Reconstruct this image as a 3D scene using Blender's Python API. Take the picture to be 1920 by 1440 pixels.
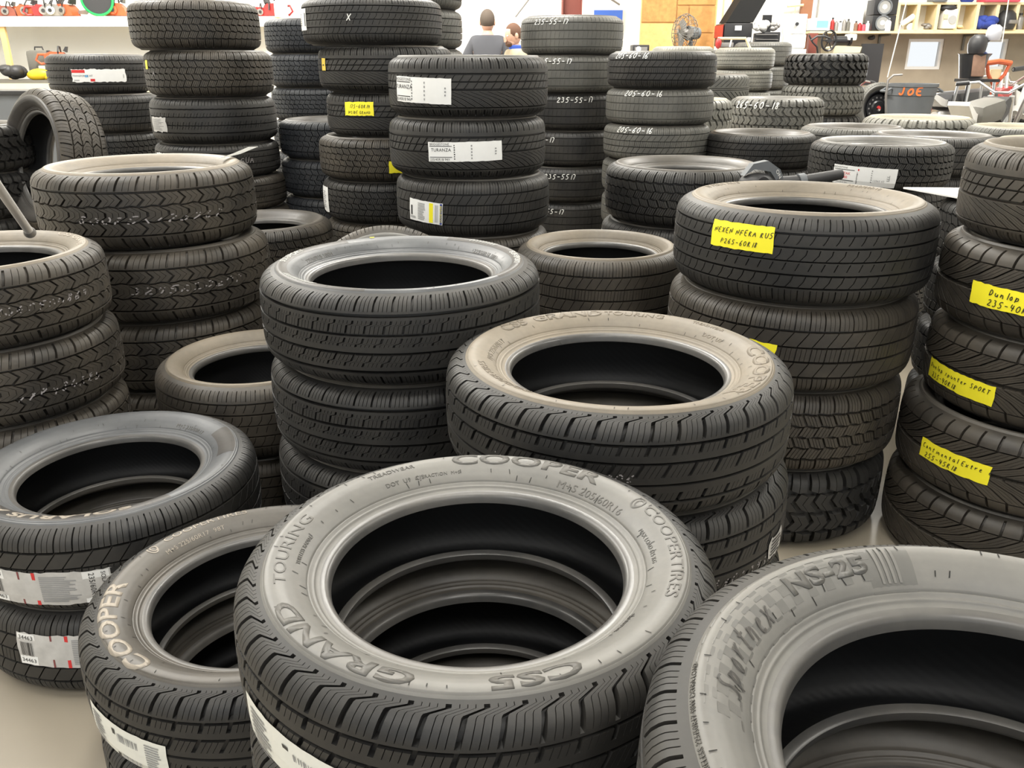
import bpy, bmesh, math, random
import numpy as np
from mathutils import Vector, Matrix, Euler
PI = math.pi
SC = bpy.context.scene
for o in list(bpy.data.objects): bpy.data.objects.remove(o)
# ------------------------------------------------------------------ camera
H, PITCH, FPX = 1.38, math.radians(21.3), 1553.0
cam_d = bpy.data.cameras.new('camera'); cam = bpy.data.objects.new('camera', cam_d)
SC.collection.objects.link(cam); SC.camera = cam
cam.location = (0, 0, H); cam.rotation_euler = (PI/2 - PITCH, 0, 0)
cam_d.sensor_width = 36; cam_d.lens = FPX/1920*36; cam_d.clip_start = .02; cam_d.clip_end = 200
# ------------------------------------------------------------------ sky, lamps, exposure
w = bpy.data.worlds.new('World'); SC.world = w; w.use_nodes = True
w.node_tree.nodes['Background'].inputs[0].default_value = (.93, .97, 1, 1)
w.node_tree.nodes['Background'].inputs[1].default_value = .85
SC.view_settings.view_transform = 'Standard'; SC.view_settings.look = 'None'
SC.view_settings.gamma = 1; SC.view_settings.use_curve_mapping = False
SC.view_settings.exposure = 0.55
def area(name, loc, sx, sy, power, col, rot=(0, 0, 0)):
    l = bpy.data.lights.new(name, 'AREA'); l.shape = 'RECTANGLE'; l.size = sx; l.size_y = sy
    l.energy = power; l.color = col
    o = bpy.data.objects.new(name, l); SC.collection.objects.link(o); o.location = loc; o.rotation_euler = rot
    return o
for x in (-4.5, 0, 4.5):
    for y, p in ((1.5, 75), (5.5, 100), (9.5, 300)):
        area('ceiling_lamp_light', (x, y, 4.9), .5, 2.2, p, (1, .97, .9))
for x in (-2.2, 1.2): area('ceiling_lamp_light', (x, -2.2, 4.9), .4, 1.8, 70, (1, .98, .95))
area('added_wall_wash', (-5.2, 11.2, 4.9), 3, .5, 150, (1, .97, .9))  # unseen light added to whiten the left back wall
area('window_daylight', (5.6, 12.6, 1.3), 1.3, .8, 60, (.95, .98, 1), (math.radians(-90), 0, 0))
area('skylight_daylight', (-3.2, 4.4, 4.95), 3, 3, 130, (1, .98, .95))
# ------------------------------------------------------------------ helpers
COLL = SC.collection
MATS = {}
def new_mat(name):
    m = bpy.data.materials.new(name); m.use_nodes = True
    nt = m.node_tree; b = nt.nodes['Principled BSDF']; MATS[name] = m
    return m, nt, b
def simple(name, col, rough=.6, metal=0, spec=None, noise=0, scale=8, bump=0, emit=None):
    m, nt, b = new_mat(name)
    b.inputs['Base Color'].default_value = (*col, 1); b.inputs['Roughness'].default_value = rough
    b.inputs['Metallic'].default_value = metal
    if spec is not None: b.inputs['Specular IOR Level'].default_value = spec
    if noise or bump:
        tc = nt.nodes.new('ShaderNodeTexCoord'); n = nt.nodes.new('ShaderNodeTexNoise')
        n.inputs['Scale'].default_value = scale; n.inputs['Detail'].default_value = 6
        nt.links.new(tc.outputs['Object'], n.inputs['Vector'])
    if noise:
        mx = nt.nodes.new('ShaderNodeMix'); mx.data_type = 'RGBA'
        mx.inputs['A'].default_value = (*[c*(1-noise) for c in col], 1)
        mx.inputs['B'].default_value = (*[min(1, c*(1+noise)) for c in col], 1)
        nt.links.new(n.outputs['Fac'], mx.inputs['Factor']); nt.links.new(mx.outputs['Result'], b.inputs['Base Color'])
    if bump:
        bp = nt.nodes.new('ShaderNodeBump'); bp.inputs['Strength'].default_value = bump; bp.inputs['Distance'].default_value = .01
        nt.links.new(n.outputs['Fac'], bp.inputs['Height']); nt.links.new(bp.outputs['Normal'], b.inputs['Normal'])
    if emit:
        b.inputs['Emission Color'].default_value = (*col, 1); b.inputs['Emission Strength'].default_value = emit
    return m
def rubber(name, dark, dust, amt, rough=.5, scale=5, fine=60, spec=.5):
    """rubber with patchy dust and scuffs: two noises in object space blend dark rubber into dust colour"""
    m, nt, b = new_mat(name); N = nt.nodes; L = nt.links
    tc = N.new('ShaderNodeTexCoord'); n1 = N.new('ShaderNodeTexNoise'); n2 = N.new('ShaderNodeTexNoise')
    oi = N.new('ShaderNodeObjectInfo'); ad = N.new('ShaderNodeVectorMath'); ad.operation = 'ADD'
    L.new(tc.outputs['Object'], ad.inputs[0]); 
    ml = N.new('ShaderNodeMath'); ml.operation = 'MULTIPLY'; ml.inputs[1].default_value = 37
    L.new(oi.outputs['Random'], ml.inputs[0]); L.new(ml.outputs[0], ad.inputs[1])
    n1.inputs['Scale'].default_value = scale; n1.inputs['Detail'].default_value = 5; n1.inputs['Distortion'].default_value = .5
    n2.inputs['Scale'].default_value = fine; n2.inputs['Detail'].default_value = 3
    L.new(ad.outputs[0], n1.inputs['Vector']); L.new(ad.outputs[0], n2.inputs['Vector'])
    r = N.new('ShaderNodeMapRange'); r.inputs['From Min'].default_value = .36; r.inputs['From Max'].default_value = .66
    r.inputs['To Min'].default_value = max(0, amt-.18); r.inputs['To Max'].default_value = min(1, amt+.18)
    L.new(n1.outputs['Fac'], r.inputs['Value'])
    r2 = N.new('ShaderNodeMapRange'); r2.inputs['From Min'].default_value = .35; r2.inputs['From Max'].default_value = .7
    r2.inputs['To Min'].default_value = -.04; r2.inputs['To Max'].default_value = .06
    L.new(n2.outputs['Fac'], r2.inputs['Value'])
    a = N.new('ShaderNodeMath'); a.operation = 'ADD'; a.use_clamp = True
    L.new(r.outputs[0], a.inputs[0]); L.new(r2.outputs[0], a.inputs[1])
    mx = N.new('ShaderNodeMix'); mx.data_type = 'RGBA'
    mx.inputs['A'].default_value = (*dark, 1); mx.inputs['B'].default_value = (*dust, 1)
    L.new(a.outputs[0], mx.inputs['Factor']); L.new(mx.outputs['Result'], b.inputs['Base Color'])
    rr = N.new('ShaderNodeMapRange'); rr.inputs['To Min'].default_value = rough-.1; rr.inputs['To Max'].default_value = rough+.2
    L.new(n1.outputs['Fac'], rr.inputs['Value']); L.new(rr.outputs[0], b.inputs['Roughness'])
    b.inputs['Specular IOR Level'].default_value = spec
    bp = N.new('ShaderNodeBump'); bp.inputs['Strength'].default_value = .12; bp.inputs['Distance'].default_value = .002
    L.new(n2.outputs['Fac'], bp.inputs['Height']); L.new(bp.outputs['Normal'], b.inputs['Normal'])
    return m
TREAD = {'k': rubber('tread_black', (.013, .0128, .0126), (.055, .050, .042), .22),
         'b': rubber('tread_brown_dust', (.016, .0148, .0135), (.10, .083, .061), .36),
         'g': rubber('tread_grey', (.05, .05, .046), (.17, .165, .145), .42),
         'w': rubber('tread_worn_pale', (.10, .10, .09), (.30, .29, .25), .5),
         'n': rubber('tread_new_blue_black', (.015, .017, .021), (.06, .064, .07), .25)}
SIDE = {'k': rubber('sidewall_black', (.022, .021, .02), (.09, .08, .07), .3, .42),
        't': rubber('sidewall_tan_dust_sheen', (.07, .062, .05), (.245, .205, .15), .56, .5, 3),  # settled dust, with sheen from overhead light put into the colour
        'y': rubber('sidewall_pale_dust_sheen', (.15, .14, .10), (.42, .38, .28), .6, .6, 3),  # paler dust, overhead sheen coloured in as well
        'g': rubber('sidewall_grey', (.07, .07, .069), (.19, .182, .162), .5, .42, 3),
        's': rubber('sidewall_slate', (.05, .054, .06), (.135, .138, .14), .5, .38, 3),
        'd': rubber('sidewall_dark_dust', (.035, .033, .03), (.13, .115, .095), .45, .42, 3)}
LET_DARK = rubber('lettering_dark', (.05, .05, .047), (.12, .11, .095), .4, .45)
LET_PALE = rubber('lettering_pale', (.2, .18, .15), (.36, .31, .25), .5, .5)
LET_TAN = rubber('lettering_tan', (.10, .085, .065), (.21, .175, .13), .5, .5)
LET_MID = rubber('lettering_mid', (.052, .052, .052), (.135, .13, .116), .5, .42)
LET_WHITE = simple('lettering_white', (.38, .38, .36), .6)
BEAD = rubber('bead_rubber', (.05, .05, .05), (.15, .14, .125), .3, .3, 4)
m, nt, b = new_mat('inner_liner')
b.inputs['Base Color'].default_value = (.005, .0053, .006, 1); b.inputs['Roughness'].default_value = .6
tc = nt.nodes.new('ShaderNodeTexCoord'); wv = nt.nodes.new('ShaderNodeTexWave'); wv.inputs['Scale'].default_value = 40
wv.inputs['Distortion'].default_value = .4; wv.bands_direction = 'DIAGONAL'
bp = nt.nodes.new('ShaderNodeBump'); bp.inputs['Strength'].default_value = .12; bp.inputs['Distance'].default_value = .001
nt.links.new(tc.outputs['Object'], wv.inputs['Vector']); nt.links.new(wv.outputs['Fac'], bp.inputs['Height'])
nt.links.new(bp.outputs['Normal'], b.inputs['Normal']); LINER = m
WHITE = simple('paper_white', (.80, .80, .78), .55, noise=.05, scale=30)
GREYP = simple('paper_grey', (.5, .49, .47), .4, noise=.25, scale=40)
PGREEN = simple('paper_offwhite', (.72, .72, .66), .5, noise=.06, scale=30)
YEL = simple('tag_yellow', (.93, .83, .03), .5, noise=.05, scale=30)
YELD = simple('tag_dull_yellow', (.75, .55, .08), .5)
INK = simple('ink_black', (.015, .015, .015), .5); INKG = simple('ink_grey', (.28, .28, .28), .6)
RED = simple('ink_red', (.62, .03, .03), .5); BLUE = simple('ink_blue', (.03, .05, .25), .5); LBLUE = simple('ink_light_blue', (.2, .5, .8), .5)
PAINT = simple('white_paint_marker', (.82, .82, .78), .6)
CHALK = simple('faded_chalk', (.30, .28, .28), .8, noise=.3, scale=80)

def link(name, me, m=None, parent=None):
    o = bpy.data.objects.new(name, me); COLL.objects.link(o)
    if m is not None and not me.materials: me.materials.append(m)
    if parent is not None: o.parent = parent
    return o
def tag(o, label=None, cat=None, group=None, kind=None):
    if label: o['label'] = label
    if cat: o['category'] = cat
    if group: o['group'] = group
    if kind: o['kind'] = kind
    return o
def empty(name, loc, rz=0, label=None, cat=None, group=None, rot=None):
    o = bpy.data.objects.new(name, None); COLL.objects.link(o); o.location = loc
    o.rotation_euler = rot if rot is not None else (0, 0, rz); o.empty_display_size = .1
    return tag(o, label, cat, group)
class MB:
    """collects shapes into ONE mesh"""
    def __init__(s): s.bm = bmesh.new()
    def _v(s, vs, loc, rot):
        M = Matrix.Translation(loc) @ Euler(rot).to_matrix().to_4x4()
        bmesh.ops.transform(s.bm, matrix=M, verts=vs)
    def box(s, c, size, rot=(0, 0, 0), bev=0):
        r = bmesh.ops.create_cube(s.bm, size=1); vs = r['verts']
        for v in vs: v.co = Vector((v.co.x*size[0], v.co.y*size[1], v.co.z*size[2]))
        if bev:
            es = list({e for v in vs for e in v.link_edges})
            rr = bmesh.ops.bevel(s.bm, geom=es, offset=bev, segments=2, affect='EDGES', profile=.6)
            vs = list({v for f in rr['faces'] for v in f.verts} | {v for v in vs if v.is_valid})
        s._v(vs, c, rot); return s
    def cyl(s, p0, p1, r0, r1=None, n=16):
        p0 = Vector(p0); p1 = Vector(p1); d = p1-p0
        r = bmesh.ops.create_cone(s.bm, cap_ends=True, segments=n, radius1=r0, radius2=r0 if r1 is None else r1, depth=d.length)
        M = Matrix.Translation((p0+p1)/2) @ d.to_track_quat('Z', 'Y').to_matrix().to_4x4()
        bmesh.ops.transform(s.bm, matrix=M, verts=r['verts']); return s
    def sph(s, c, size, rot=(0, 0, 0), u=16, v=10):
        r = bmesh.ops.create_uvsphere(s.bm, u_segments=u, v_segments=v, radius=1)
        for q in r['verts']: q.co = Vector((q.co.x*size[0], q.co.y*size[1], q.co.z*size[2]))
        s._v(r['verts'], c, rot); return s
    def tube(s, pts, r, n=8, closed=False):
        pts = [Vector(p) for p in pts]; k = len(pts); rings = []
        up = Vector((0, 0, 1))
        for i, p in enumerate(pts):
            a = pts[(i-1) % k] if (closed or i > 0) else p; c = pts[(i+1) % k] if (closed or i < k-1) else p
            t = (c-a).normalized(); x = t.cross(up)
            if x.length < .15: x = t.cross(Vector((0, 1, 0)))
            x.normalize(); y = t.cross(x); up = -y if abs(y.dot(up)) > .1 else up
            y = t.cross(x)
            rr = r[i] if isinstance(r, (list, tuple)) else r
            rings.append([s.bm.verts.new(p+(x*math.cos(2*PI*j/n)+y*math.sin(2*PI*j/n))*rr) for j in range(n)])
        m_ = k if closed else k-1
        for i in range(m_):
            A, B = rings[i], rings[(i+1) % k]
            for j in range(n): s.bm.faces.new((A[j], A[(j+1) % n], B[(j+1) % n], B[j]))
        if not closed: s.bm.faces.new(rings[0][::-1]); s.bm.faces.new(rings[-1])
        return s
    def lathe(s, prof, n=24, loc=(0, 0, 0), rot=(0, 0, 0), close=False):
        rings = []; new = []
        for r, z in prof:
            ring = [s.bm.verts.new((r*math.cos(2*PI*j/n), r*math.sin(2*PI*j/n), z)) for j in range(n)]
            rings.append(ring); new += ring
        k = len(rings)
        for i in range(k if close else k-1):
            A, B = rings[i], rings[(i+1) % k]
            for j in range(n): s.bm.faces.new((A[j], A[(j+1) % n], B[(j+1) % n], B[j]))
        if not close:
            if prof[0][0] > 1e-4: s.bm.faces.new(rings[0][::-1])
            if prof[-1][0] > 1e-4: s.bm.faces.new(rings[-1])
        s._v(new, loc, rot); return s
    def prism(s, poly, depth, loc=(0, 0, 0), rot=(0, 0, 0), bev=0):
        """polygon in XZ, thickness along Y"""
        a = [s.bm.verts.new((x, -depth/2, z)) for x, z in poly]; c = [s.bm.verts.new((x, depth/2, z)) for x, z in poly]
        k = len(poly); s.bm.faces.new(a); s.bm.faces.new(c[::-1])
        for i in range(k): s.bm.faces.new((a[i], c[i], c[(i+1) % k], a[(i+1) % k]))
        s._v(a+c, loc, rot); return s
    def build(s, name, m, parent=None, smooth=True, loc=None, rot=None):
        bmesh.ops.recalc_face_normals(s.bm, faces=s.bm.faces)
        me = bpy.data.meshes.new(name); s.bm.to_mesh(me); s.bm.free()
        if smooth:
            me.polygons.foreach_set('use_smooth', [True]*len(me.polygons)); me.set_sharp_from_angle(angle=math.radians(38))
        o = link(name, me, m, parent)
        if loc is not None: o.location = loc
        if rot is not None: o.rotation_euler = rot
        return o
CP, SP = math.cos(PITCH), math.sin(PITCH)
def at(px, py, Y):
    """a point of the far background measured off the photograph, at a distance Y down the hall"""
    xc = (px-960)/FPX; yc = (py-720)/FPX; s = Y/(CP-yc*SP)
    return Vector((xc*s, Y, H-(SP+yc*CP)*s))
# ------------------------------------------------------------------ tyre geometry
def crown(t): return 1 - .016*t*t - .102*abs(t)**9     # radius share of R over t = z/(.47 W)
def arc_table():
    t = np.linspace(-1, 1, 801); R, W = .335, .22
    r = R*crown(t); z = .47*W*t
    s = np.concatenate([[0], np.cumsum(np.hypot(np.diff(r), np.diff(z)))]); s = s/s[-1]*2-1
    return s, t
AS, AT = arc_table()
def v2t(v): return np.interp(v, AS, AT)
R0, W0 = .335, .22
def tread_mesh(name, d):
    """one moulded tread band: real grooves and sipes. rows run across, columns around (N pitches)"""
    N, gw, ns = d['N'], d['gw'], d.get('ns', 2); sw = d.get('sw', .018)
    e = .10*gw
    cols = [(0, 0), (e, 1), (gw-e, 1), (gw, 0)]; kind = ['m']*4
    for k in range(ns):
        c = gw+(1-gw)*(k+1)/(ns+1); cols += [(c-sw, 0), (c, 1), (c+sw, 0)]; kind += ['s']*3
    cs = np.array([c[0] for c in cols]); cm = np.array([c[1] if k == 'm' else 0 for c, k in zip(cols, kind)], float)
    csi = np.array([c[1] if k == 's' else 0 for c, k in zip(cols, kind)], float)
    rows = []    # v, circum depth, lateral depth, sipe depth, shift, wobble
    EPS = .006
    bands = d['bands']
    def shiftf(pts, f):
        return float(np.interp(f, [p[0] for p in pts], [p[1] for p in pts]))
    for i, bnd in enumerate(bands):
        if bnd[0] == 'G':
            _, v0, v1, dep, wob = bnd
            s0 = rows[-1][4]
            nx = bands[i+1]; s1 = shiftf(nx[3], 0)
            rows.append([v0+EPS, dep, 0, 0, s0, wob]); rows.append([(v0+v1)/2, dep, 0, 0, (s0+s1)/2, wob]); rows.append([v1-EPS, dep, 0, 0, s1, wob])
        else:
            _, v0, v1, pts, lat, f0, f1, sip = bnd
            fs = {0., 1.} | {p[0] for p in pts}
            k = max(2, int((v1-v0)/.07))
            fs |= {j/k for j in range(k+1)}
            L = v1-v0; out = []
            if f0 > 0: fs -= {f for f in fs if abs(f-f0) < .03 and f not in (0, 1)}
            if f1 < 1: fs -= {f for f in fs if abs(f-f1) < .03 and f not in (0, 1)}
            for f in fs: out.append((f, 1 if (f0 <= f <= f1) else 0))
            if f0 > 0: out += [(f0-.012, 0), (f0+.012, 1)]
            if f1 < 1: out += [(f1-.012, 1), (f1+.012, 0)]
            out.sort()
            wl = bands[i-1][4] if i > 0 and bands[i-1][0] == 'G' else 0
            wr = bands[i+1][4] if i+1 < len(bands) and bands[i+1][0] == 'G' else 0
            for f, on in out: rows.append([v0+f*L, 0, lat*on, sip*on, shiftf(pts, f), wl*(1-f)+wr*f])
    A = np.array(rows, float)
    nc = len(cs); S = (np.arange(N)[:, None]+cs[None, :]).reshape(-1)        # around
    wobw = np.tile(np.sin(2*PI*cs), N)
    cmN, csN = np.tile(cm, N), np.tile(csi, N)
    V = A[:, 0:1] + A[:, 5:6]*wobw[None, :]
    V = np.clip(V, -1, 1); V[0, :] = -1; V[-1, :] = 1
    depth = np.maximum(np.maximum(A[:, 1:2], A[:, 2:3]*cmN[None, :]), A[:, 3:4]*csN[None, :])
    depth[0, :] = 0; depth[-1, :] = 0
    T = v2t(V); r = R0*crown(T); z = .47*W0*T
    dt = 1e-3; dr = R0*(crown(np.clip(T+dt, -1, 1))-crown(np.clip(T-dt, -1, 1))); dz = .47*W0*(np.clip(T+dt, -1, 1)-np.clip(T-dt, -1, 1))
    n = np.hypot(dr, dz)+1e-9; nr, nz = dz/n, -dr/n
    lim = np.clip((1-np.abs(V))/.12, .15, 1); depth = depth*lim*1.55
    r = r-nr*depth; z = z-nz*depth
    sh = A[:, 4:5]*np.ones_like(V)
    ang = 2*PI*(S[None, :]+sh)/N
    X = np.stack([r*np.cos(ang), r*np.sin(ang), z], -1).reshape(-1, 3)
    nr_, nC = len(rows), N*nc
    idx = np.arange(nr_*nC).reshape(nr_, nC); j2 = np.roll(idx, -1, axis=1)
    F = np.stack([idx[:-1], j2[:-1], j2[1:], idx[1:]], -1).reshape(-1, 4)
    return np_mesh(name, X, F, 33)
def np_mesh(name, X, F, sharp=None):
    me = bpy.data.meshes.new(name)
    me.vertices.add(len(X)); me.vertices.foreach_set('co', X.astype(np.float32).ravel())
    me.loops.add(F.size); me.loops.foreach_set('vertex_index', F.astype(np.int32).ravel())
    me.polygons.add(len(F)); me.polygons.foreach_set('loop_start', np.arange(len(F), dtype=np.int32)*F.shape[1])
    me.polygons.foreach_set('loop_total', np.full(len(F), F.shape[1], dtype=np.int32))
    me.update(calc_edges=True)
    me.polygons.foreach_set('use_smooth', [True]*len(F))
    if sharp: me.set_sharp_from_angle(angle=math.radians(sharp))
    return me
def lathe_np(name, prof, n, sharp=40):
    P = np.array(prof); a = np.linspace(0, 2*PI, n, endpoint=False)
    X = np.stack([P[:, 0:1]*np.cos(a), P[:, 0:1]*np.sin(a), P[:, 1:2]*np.ones(n)], -1).reshape(-1, 3)
    idx = np.arange(len(P)*n).reshape(len(P), n); j2 = np.roll(idx, -1, axis=1)
    F = np.stack([idx[:-1], idx[1:], j2[1:], j2[:-1]], -1).reshape(-1, 4)[:, ::-1]
    return np_mesh(name, X, F, sharp)
def side_curve(R, B, W):
    """upper sidewall from the tread's edge in to the bead heel"""
    r1 = R*.882; b0 = B+.014; L = r1-b0
    kx = [0, .06, .16, .30, .45, .60, .74, .86, .95, 1.0]
    kz = [.335, .342, .366, .415, .452, .480, .496, .500, .492, .47]
    f = np.linspace(0, 1, 81); z = np.interp(f, kx, kz)
    for _ in range(12): z[1:-1] = (z[:-2]+2*z[1:-1]+z[2:])/4
    r = b0+L*f; z = z*W
    def ridge(c, wd, h): return h*np.exp(-((f-c)/wd)**2)
    z = z+ridge(.10, .02, .0016)+ridge(.945, .009, -.0016)+ridge(.21, .009, -.0016)
    return r, z
_cv = {}
def side_z(R, B, W, r):
    k = (R, B, W)
    if k not in _cv: _cv[k] = side_curve(R, B, W)
    a, z = _cv[k]; return np.interp(r, a, z)
_parts = {}
def tyre_parts(R, B, W, near):
    k = (round(R, 4), round(B, 4), round(W, 4), near)
    if k in _parts: return _parts[k]
    n = 168 if near else 96
    r, z = side_curve(R, B, W)
    st = 1 if near else 6
    rr, zz = list(r[::st]), list(z[::st])
    if rr[-1] != r[-1]: rr.append(r[-1]); zz.append(z[-1])
    side = lathe_np('sidewall', list(zip(rr, zz))[::-1], n, 60)
    bead = lathe_np('bead', [(B+.014, .335*W), (B+.008, .332*W), (B+.0035, .32*W), (B+.0015, .30*W), (B, .255*W), (B+.003, .245*W), (B+.012, .245*W)], n, 60)
    hi = []
    for f in np.linspace(0, 1, 9):
        hi.append((B+.012+(R*.93-B-.035)*f, (.245+.205*math.sin(f*PI/2))*W))
    hi += [(R-.034, .40*W), (R-.027, .30*W), (R-.0245, .15*W), (R-.024, 0)]
    full = hi+[(a, -c) for a, c in hi[::-1][1:]]
    lin = lathe_np('inner_liner', full, 72 if near else 48, 60)
    _parts[k] = (side, bead, lin); return _parts[k]
def kz(v0, v1, pts, lat, f0=0, f1=1, sip=0): return ('S', v0, v1, pts, lat, f0, f1, sip)
def G(c, wd=.05, dep=.0075, wob=0): return ('G', c-wd/2, c+wd/2, dep, wob)
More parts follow.
